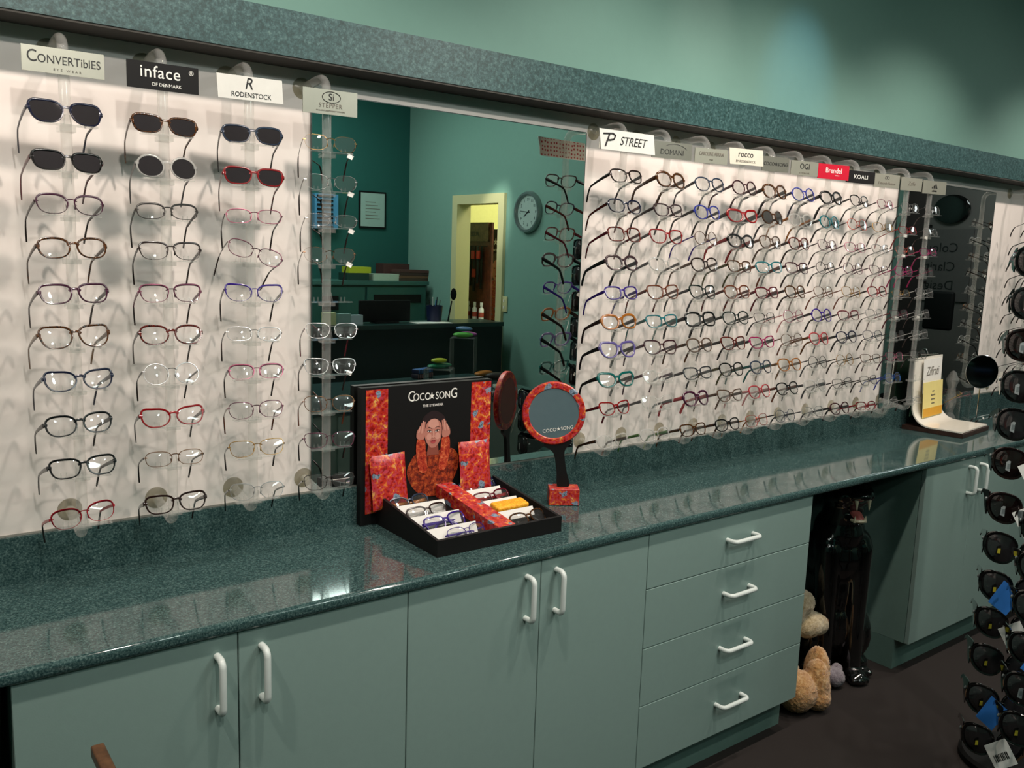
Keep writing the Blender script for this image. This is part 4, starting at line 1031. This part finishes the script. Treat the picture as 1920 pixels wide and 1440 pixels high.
bx('document_case', 735, 500, .26, .14, .14, plain('brown_case', '4a2c28', .6), 'brown leather case standing behind the white box', 'case', -4.72)
# wall picture
pf = thing('wall_certificate', 'framed certificate in a thin black frame on the deep teal wall', 'picture')
MB().box(3.50, 3.76, -4.799, -4.785, 1.82, 2.135).obj('frame', BLACK, pf, smooth=False)
MB().box(3.515, 3.745, -4.786, -4.783, 1.835, 2.12).obj('paper', plain('certificate_paper', '9db5ac', .5), pf, smooth=False)
for k in range(6): MB().box(3.56, 3.70-.02*(k % 3), -4.7832, -4.7825, 1.90+.028*k, 1.906+.028*k).obj('print_line', INKG, pf, smooth=False)
# card rack with blue strips at the left of the mirror
pk = thing('lens_card_rack', 'blue and black card rack on the deep teal back wall', 'rack')
a = mir(588, 362, 1, -4.75); c = mir(632, 430, 1, -4.75)
MB().box(a.x, c.x, -4.7995, -4.74, c.z, a.z).obj('rack_panel', plain('light_blue_panel', '4a8ab0', .5), pk, smooth=False)
for k in range(8):
    zz = c.z+(a.z-c.z)*(k+.3)/8
    MB().box(a.x+.02, c.x-.05, -4.745, -4.73, zz, zz+.015).obj('card', BLACK, pk, smooth=False)
# clock on the end wall
pc = mir(991, 398, 0, 4.0)
ck = thing('wall_clock', 'round silver-rimmed wall clock on the pale teal end wall', 'clock', (3.999, pc.y, pc.z), (0, 0, -PI/2))
# local: faces -y
rg = MB(); rings = []
for i in range(48):
    a = 2*PI*i/48
    rings.append([rg.b.verts.new((r*math.cos(a), y, r*math.sin(a))) for r, y in ((.122, -.018), (.130, -.034), (.145, -.034), (.152, -.015), (.152, 0), (.122, 0))])
for i in range(48):
    a_, c_ = rings[i], rings[(i+1) % 48]
    for j in range(6): rg.b.faces.new((a_[j], a_[(j+1) % 6], c_[(j+1) % 6], c_[j]))
rg.obj('rim', plain('satin_silver', '8f9a98', .3, .7), ck)
MB().prism(ell(0, 0, .124, .124, 48), -.014, -.004).obj('dial', plain('clock_dial', 'a9bcb4', .5), ck, smooth=False)
for k in range(12):
    a = PI/2-2*PI*(k+1)/12
    text('numeral', str(k+1), .032, (.092*math.cos(a), -.0146, .092*math.sin(a)), plain('dial_ink', '3c4a48', .5), ck)
def hand(name, ang_, ln, wd_):
    Mx = Matrix.Rotation(ang_, 4, 'Y')
    MB().prism([(-wd_, -.02), (wd_, -.02), (wd_*.6, ln), (-wd_*.6, ln)], -.0175, -.0160, Mx).obj(name, INK, ck, smooth=False)
hand('hour_hand', math.radians(125), .055, .004); hand('minute_hand', math.radians(84), .085, .003)
# power outlet
po = mir(945, 570, 0, 4.0)
pw = thing('light_switch', 'small cream switch plate on the pale teal end wall', 'switch', (3.999, po.y, po.z), (0, 0, -PI/2))
MB().rbox(0, -.005, 0, .075, .01, .118, .003).obj('plate', CREAM, pw)
for z in (-.025, .025): MB().rbox(0, -.011, z, .014, .005, .022, .001).obj('rocker', PAPER, pw)
# reception desk
ds = thing('reception_desk', 'dark reception desk with a tall black front panel', 'desk')
MB().box(1.9, 3.90, -3.25, -3.20, 0.001, 1.10).obj('front_panel', plain('dark_green_black_panel', '0f2220', .7, bump=.2, bscale=400), ds, smooth=False)
MB().box(1.9, 3.90, -3.50, -3.18, 1.10, 1.13).obj('desk_top', plain('desk_top_green', '1c3a37', .3), ds, smooth=False)
MB().box(1.9, 3.85, -4.0, -3.51, .70, .74).obj('desk_worktop', LAM, ds, smooth=False)
MB().box(3.80, 3.89, -3.95, -3.26, 0.001, .69).obj('side_panel', GM, ds, smooth=False)
def onto(u, v, z): return mir(u, v, 2, z)
p = onto(730, 607, 1.1305)
mo = thing('monitor', 'black computer monitor on the reception desk', 'monitor', (p.x, -3.34, 1.1305), (0, 0, 0))
MB().rbox(0, 0, .085, .40, .03, .15, .004).obj('screen', BLACK, mo); MB().box(-.09, .09, -.05, .05, .0005, .012).obj('stand', BLACK, mo, smooth=False)
p = onto(805, 605, 1.1305)
pp_ = thing('pen_cup', 'dark blue pen cup full of pens on the reception desk', 'pen cup', (p.x+.08, -3.34, 1.1305))
MB().lathe([(0, .001), (.052, .001), (.062, .12), (.058, .12), (.048, .006), (0, .006)], 20).obj('cup', plain('navy_cup', '12163a', .4), pp_)
for k in range(5): MB().tube([(.01*(k-2), .0, .01), (.022*(k-2), .01*(k % 3), .16+.02*(k % 2))], .004, 6).obj('pen', (INK, WHITE, PAPERB, INK, METAL)[k], pp_)
MB().tube([(0, 0, 0), (.03, .0, .15)], .006, 6).ball((.045, 0, .20), (.028, .006, .045), 12).obj('hairbrush', BLACK, loc=(p.x+.20, -3.34, 1.132), label='black brush leaning beside the pen cup on the desk', cat='brush')
MB().box(-.14, .14, -.07, .07, 0, .004).obj('paper_sheet', PAPER, loc=(p.x, -3.25, 1.1308), rot=(0, 0, .1), label='white sheet of paper at the front of the reception desk', cat='paper', smooth=False)
p = onto(650, 610, 1.1305)
for k, (dx, cc, wd) in enumerate(((-.11, 'c8cc9c', 'pale yellow'), (-.0, '8aa8a4', 'pale blue'), (.09, 'b8c8d0', 'pale grey'))):
    MB().box(-.045, .045, -.02, .02, 0, .085-.01*k).obj('card_holder', plain('card_stack_'+wd.replace(' ', '_'), cc, .5), loc=(p.x+dx, -3.28, 1.1308), label=wd+' card holder at the left end of the reception desk', cat='card holder', smooth=False)
# low counter with glasses cases, in front of the desk
lc = thing('low_counter', 'low green counter holding colourful glasses cases in front of the reception desk', 'counter')
LX0, LX1, LY0, LY1, LZ = 1.75, 3.42, -2.92, -2.05, .80
MB().box(LX0, LX1, LY0, LY1, LZ-.03, LZ).obj('counter_top', LAM, lc, smooth=False)
MB().box(LX0+.02, LX1-.02, LY0+.02, LY1-.03, .1, LZ-.031).obj('counter_body', DOORM, lc, smooth=False)
MB().box(LX0+.05, LX1-.05, LY0+.05, LY1-.08, .001, .099).obj('plinth', GM, lc, smooth=False)
for x0, x1 in ((2.0, 2.45), (2.455, 2.905), (2.91, 3.39)):
    dd = MB().box(x0, x1, LY1-.031, LY1-.013, .12, LZ-.04).obj('door', DOORM, lc, smooth=False)
    o = bar_handle(.11, True, dd, (x1-.05, LY1-.013, .62)); o.rotation_euler.z = PI
def riser(u0, v0, w_, d_, h_, lab):
    p = mir(u0, v0, 2, LZ+h_)
    t = thing('acrylic_riser', lab, 'riser', (p.x, p.y, LZ+.0005), (0, 0, .75))
    MB().box(-w_/2, w_/2, -d_/2, d_/2, h_-.004, h_).obj('top', ACRY, t, smooth=False)
    for s_ in (-1, 1): MB().box(s_*w_/2-.002, s_*w_/2+.002, -d_/2, d_/2, 0, h_-.004).obj('side', ACRY, t, smooth=False)
    return p
r1 = riser(868, 632, .17, .15, .245, 'tall clear acrylic riser on the low counter')
r2 = riser(822, 690, .17, .15, .10, 'short clear acrylic riser on the low counter')
def case(x, y, z, rz, mat, lab, s=(.085, .038, .024), clam=True):
    t = thing('glasses_case', lab, 'glasses case', (x, y, z+s[2]), (0, 0, rz), 'hard glasses cases on the low counter')
    for k, nm in ((1, 'lid'), (-1, 'bottom_shell')):
        m_ = MB(); n1 = 20
        for ring in range(5): pass
        m_.ball((0, 0, 0), (s[0], s[1], s[2]*.98), 24)
        geom = [v for v in m_.b.verts if v.co.z*k < -1e-5]
        bmesh.ops.delete(m_.b, geom=geom, context='VERTS')
        for v in m_.b.verts:
            x_, y_ = v.co.x/s[0], v.co.y/s[1]
            q = max(abs(x_), abs(y_)); l = math.hypot(x_, y_)
            if l > 0: f_ = (l/q)**.45; v.co.x *= f_; v.co.y *= f_
        m_.obj(nm, mat if k == 1 else mat, t, angle=80)
G1 = plain('green_case', '5fae4c', .35); P1 = plain('pink_case', 'a84a9a', .35); B1 = plain('blue_case', '3f6690', .35)
YG = plain('yellow_green_case', 'b4bc22', .4); OR = plain('orange_case', 'b06a22', .4); GR = plain('teal_green_case', '1d7a54', .4)
z1 = LZ+.2455
case(r1.x-.02, r1.y+.02, z1, .3, G1, 'green glasses case on the tall clear riser', (.075, .035, .020))
case(r1.x+.06, r1.y-.04, z1, .9, P1, 'pink glasses case on the tall clear riser', (.070, .030, .018))
case(r1.x, r1.y, z1+.042, 1.0, B1, 'blue glasses case on top of the green one', (.062, .032, .018))
z2 = LZ+.1005
case(r2.x, r2.y, z2, -.2, GR, 'teal green glasses case on the short clear riser', (.100, .032, .017))
case(r2.x-.01, r2.y+.01, z2+.036, .1, YG, 'yellow and orange glasses case on top of the teal green one', (.055, .028, .016))
p = mir(790, 708, 2, LZ)
MB().rbox(0, 0, .0165, .16, .06, .030, .006).obj('glasses_case', stripes('pink_stripes', '9a6a6a', '2a2030', 18), loc=(p.x, p.y, LZ+.0006), rot=(0, 0, -.3), label='pink striped glasses case lowest of the pair beside the short riser', cat='glasses case')
MB().rbox(0, 0, .0165, .155, .06, .030, .006).obj('glasses_case', stripes('blue_stripes', '5a8ad0', '182040', 18), loc=(p.x, p.y, LZ+.0326), rot=(0, 0, -.35), label='blue striped glasses case on top of the pink striped one', cat='glasses case')
p = mir(905, 705, 2, LZ); case(p.x, p.y, LZ+.001, -.3, OR, 'orange brown glasses case between the riser and the black one', (.09, .03, .020))
p = mir(930, 712, 2, LZ); case(p.x, p.y, LZ+.001, .6, plain('dark_brown_case', '2a1c18', .5), 'dark brown glasses case beside the orange one', (.08, .03, .026))
p = mir(942, 728, 2, LZ)
MB().rbox(0, 0, .014, .13, .06, .026, .008).obj('glasses_case', stripes('zebra_stripes', 'c8c8b8', '161614', 30), loc=(p.x, p.y, LZ+.0006), rot=(0, 0, .3), label='zebra striped glasses pouch on the low counter', cat='glasses case')
p = mir(928, 742, 2, LZ)
MB().rbox(0, 0, .014, .13, .06, .026, .008).obj('glasses_case', stripes('pink_grey_stripes', 'b89aa0', '3a3036', 30), loc=(p.x, p.y, LZ+.0006), rot=(0, 0, .1), label='pink and grey striped glasses pouch on the low counter', cat='glasses case')
# accessories rack beyond the doorway
ar = thing('accessories_rack', 'reddish wooden accessories rack hung with black straps beyond the doorway', 'display rack')
AXp = 4.35
def dm(u, v): return mir(u, v, 0, AXp)
a = dm(852, 418); c = dm(916, 605)
MB().box(AXp, AXp+.02, a.y, c.y, .6, a.z).obj('rack_board', WOODR, ar, smooth=False)
hd = MB().box(AXp-.02, AXp+.0, a.y, c.y-.03, a.z-.16, a.z).obj('header', WOOD, ar, smooth=False)
text('lettering', 'ACCESSORIES', .052, (AXp-.0215, (a.y+c.y)/2-.02, a.z-.10), INK, hd, .9, .0005, rot=(PI/2, 0, -PI/2))
q0 = dm(838, 460)
MB().tube([(AXp-.03, a.y-.06, q0.z), (AXp-.03, c.y-.02, q0.z)], .005, 6).obj('rail', BLACK, ar)
for k in range(10):
    y = a.y-.02+(c.y-a.y-.02)*k/10; ln = .30+.09*((k*7) % 5)/4
    MB().box(AXp-.037, AXp-.032, y-.014, y+.014, q0.z-ln, q0.z).obj('strap', (BLACK, plain('dark_brown_strap', '1e1412', .7), plain('charcoal_strap', '1c1f24', .7))[k % 3], loc=(0, 0, 0), label='%s strap hanging on the accessories rail, %s from the doorway side' % (('black', 'dark brown', 'charcoal')[k % 3], ORD[k].replace('top', 'first')), cat='strap', group='straps on the accessories rack', smooth=False)
for k, (u, v) in enumerate(((845, 478), (893, 478), (903, 478), (894, 512))):
    p = dm(u, v)
    MB().box(AXp-.047, AXp-.040, p.y-.025, p.y+.025, p.z-.035, p.z+.035).obj('hang_tag', plain('red_tag', 'b8281c', .5), label=['red hang tag at the left end of the accessories rail', 'red hang tag near the right end of the rail', 'red hang tag at the right end of the rail', 'red hang tag hanging lower than the others'][k], cat='tag', group='red tags on the accessories rack', smooth=False)
MB().box(AXp-.12, AXp-.001, a.y, c.y, dm(870, 594).z-.03, dm(870, 594).z-.005).obj('bottle_shelf', WOODR, ar, smooth=False)
zb_ = dm(870, 594).z-.0045
bo = MB().lathe([(0, .001), (.022, .001), (.022, .10), (.010, .114), (.010, .122), (.0135, .122), (.0135, .155), (0, .155)], 14).mesh('body')
bl = MB().lathe([(.0213, .015), (.0213, .045)], 14).mesh('label_band')
for k in range(6):
    y = a.y+.02+(c.y-a.y-.06)*k/5
    t = thing('spray_bottle', '%s white spray bottle counting from the left on the accessories shelf' % ORD[k].replace('top', 'first'), 'bottle', (AXp-.06, y, zb_), group='white spray bottles')
    link('body', bo, WHITE, t)
    MB().lathe([(.0223, .03), (.0228, .03), (.0228, .07), (.0223, .07)], 14).obj('label_band', plain('red_label', 'b04a3c', .5), t)
# poster with woman in orange beyond the doorway
po2 = thing('portrait_poster', 'black poster of a woman in an orange floral top beyond the doorway', 'poster')
a = mir(908, 430, 0, 4.6); c = mir(945, 620, 0, 4.6)
MB().box(4.60, 4.62, a.y, c.y, 0.001, a.z).obj('poster_board', BLACK, po2, smooth=False)
def ppatch(name, pts, lay, mat):
    mb = MB(); A_ = [mb.b.verts.new((4.599-lay*.0006, y, z)) for y, z in pts]; B_ = [mb.b.verts.new((4.5995-lay*.0006, y, z)) for y, z in pts]; k = len(pts)
    for i in range(k): mb.b.faces.new((A_[i], A_[(i+1) % k], B_[(i+1) % k], B_[i]))
    mb.b.faces.new(A_[::-1]); mb.b.faces.new(B_); mb.obj(name, mat, po2, smooth=False)
fc_ = mir(928, 505, 0, 4.6); fy, fzz = fc_.y, fc_.z
ppatch('portrait_hair', ell(fy, fzz+.02, .085, .125), 1, HAIR); ppatch('portrait_face', ell(fy+.01, fzz-.01, .062, .095), 2, SKIN2)
for s_ in (-1, 1): ppatch('portrait_eye', ell(fy+.01+s_*.026, fzz+.01, .013, .006, 12), 3, HAIR)
ppatch('portrait_lip', ell(fy+.01, fzz-.06, .02, .008, 12), 3, LIPS); ppatch('portrait_nose', ell(fy+.01, fzz-.02, .008, .02, 12), 3, SKIN)
ppatch('portrait_dress', spline([(fy-.10, fzz-.12), (fy+.02, fzz-.10), (fy+.12, fzz-.12), (fy+.13, fzz-.42), (fy-.12, fzz-.42)]), 2, FLOR)
text('lettering', 'COCO★SONG', .075, (4.5985, fy, fzz+.24), SWHITE, po2, 1, rot=(PI/2, 0, -PI/2)); text('lettering', 'THE EYEWEAR', .03, (4.5985, fy, fzz+.17), SWHITE, po2, 1, rot=(PI/2, 0, -PI/2))
# dark partition seen in the second mirror
struct('wall_partition', MB().box(8.0, 8.06, -2.29, -.1, 0, 2.6), plain('dark_grey_partition', '686460', .7))
def em(u, v, x=7.97): return mir(u, v, 0, x)
a = em(1782, 392)
MB().ball((0, 0, 0), (.02, .17, .13), 24).obj('wall_sign', BLACKG, loc=(7.975, a.y, a.z), label='black oval sign on the dark grey partition', cat='sign')
lt = thing('eye_chart_poster', 'dark poster with grey lettering on the dark partition', 'poster')
a = em(1770, 440)
MB().box(7.985, 7.995, a.y-.35, a.y+.25, a.z-.60, a.z+.05).obj('poster_board', plain('poster_grey', '5a5654', .6), lt, smooth=False)
for k, tx in enumerate(('Colour', 'Clarity', 'Design')):
    text('lettering', tx, .12, (7.9835, a.y-.05, a.z-.12-.17*k), INK, lt, 1, rot=(PI/2, 0, -PI/2))
a = em(1755, 582, 7.6)
oc = thing('office_chair', 'black office chair in front of the dark partition', 'chair', (7.6, a.y, 0), (0, 0, 0))
MB().rbox(.02, 0, a.z, .05, .26, .34, .022).obj('backrest', BLACK, oc)
MB().rbox(-.2, 0, .50, .46, .46, .07, .03).obj('seat', BLACK, oc)
MB().tube([(.05, 0, .9), (.08, 0, .6), (.0, 0, .45)], .02, 8).obj('back_bar', METAL, oc)
MB().tube([(-.2, 0, .06), (-.2, 0, .47)], .025, 10).obj('column', METAL, oc)
for k in range(5):
    a_ = 2*PI*k/5; MB().tube([(-.2, 0, .08), (-.2+.28*math.cos(a_), .28*math.sin(a_), .05)], .018, 8).ball((-.2+.28*math.cos(a_), .28*math.sin(a_), .026), .025, 10).obj('caster_leg', BLACK, oc)
dk = thing('display_shelving', 'tall black shelving unit beside the dark partition', 'shelving')
ya, yb = mir(1686, 500, 0, 5.5).y, mir(1722, 500, 0, 5.5).y
ya, yb = min(ya, yb), max(ya, yb)
MB().box(5.50, 5.54, ya, yb, .0, 2.25).obj('side_panel', BLACK, dk, smooth=False)
for k in range(6): MB().box(5.54, 5.60, ya, yb, .1+.36*k, .12+.36*k).obj('shelf_board', BLACK, dk, smooth=False)

# ------------------------------------------------------------------ light
def spot(x, y, z, tx, ty, tz, power, col, size=1.9, blend=.6, r=.03):
    l = bpy.data.lights.new('ceiling_or_fill_spot', 'SPOT'); l.energy = power; l.color = col; l.spot_size = size; l.spot_blend = blend; l.shadow_soft_size = r
    o = bpy.data.objects.new('ceiling_or_fill_spot', l); COL.objects.link(o); o.location = (x, y, z)
    o.rotation_euler = (Vector((tx, ty, tz))-Vector((x, y, z))).to_track_quat('-Z', 'Y').to_euler()
    return o
def area(x, y, z, sx, sy, power, col, rot=(0, 0, 0)):
    l = bpy.data.lights.new('ceiling_or_fill_panel', 'AREA'); l.shape = 'RECTANGLE'; l.size = sx; l.size_y = sy; l.energy = power; l.color = col
    o = bpy.data.objects.new('ceiling_or_fill_panel', l); COL.objects.link(o); o.location = (x, y, z); o.rotation_euler = rot
    return o
def point(x, y, z, power, col, r=.05):
    l = bpy.data.lights.new('ceiling_lamp', 'POINT'); l.energy = power; l.color = col; l.shadow_soft_size = r
    o = bpy.data.objects.new('ceiling_lamp', l); COL.objects.link(o); o.location = (x, y, z)
    return o
WARM = (1, .87, .775); COOL = (.78, .95, 1)
for x in (-.35, .75, 1.95, 2.75, 3.75, 5.0):
    spot(x, -1.02, 2.95, x, -.15, 1.2, 72, WARM, 1.62, .75, .04)
for x in (.3, 2.3, 4.3):
    spot(x, -2.3, 2.9, x, -.0, 1.1, 58, (1, .92, .84), 1.6, .8, .04)  # added fill row, lifts the lower part of the white panel
q_ = at(1500, 150, 1, 0)
spot(q_.x, -.8, 2.95, q_.x, .0, q_.z, 16, (.25, .62, 1), .55, 1, .03)
q_ = at(1320, 40, 1, 0)
spot(q_.x, -.8, 2.9, q_.x, .0, q_.z, 9, (1, .72, .66), .45, 1, .03)
spot(3.35, -3.05, 2.8, 4.35, -3.72, 1.35, 60, (1, .95, .85), .40, .6, .05)  # added fill, brightens the accessories rack through the doorway
for x_ in (.3, 1.2, 2.1, 3.0): point(x_, -2.9, 2.85, 11, (.86, 1, .96))
area(5.2, -3.6, 2.9, 1.0, 1.0, 60, (1, .93, .62))
area(2.6, -4.0, 2.98, 1.2, .4, 20, (.85, 1, .95))
area(6.9, -1.2, 2.98, .8, .8, 14, (.9, 1, 1))  # added fill so the partition shows up in the second mirror
w_ = bpy.data.worlds.new('world'); SC.world = w_; w_.use_nodes = True
w_.node_tree.nodes['Background'].inputs[0].default_value = (.6, .75, .75, 1); w_.node_tree.nodes['Background'].inputs[1].default_value = .05

SC.view_settings.view_transform = 'Standard'; SC.view_settings.look = 'None'; SC.view_settings.gamma = 1; SC.view_settings.exposure = 0
SC.view_settings.use_curve_mapping = False
cy = SC.cycles
cy.transparent_max_bounces = 40; cy.max_bounces = 8; cy.glossy_bounces = 5; cy.diffuse_bounces = 3; cy.transmission_bounces = 4
cy.caustics_reflective = False; cy.caustics_refractive = False
cy.sample_clamp_indirect = 4; cy.use_denoising = True
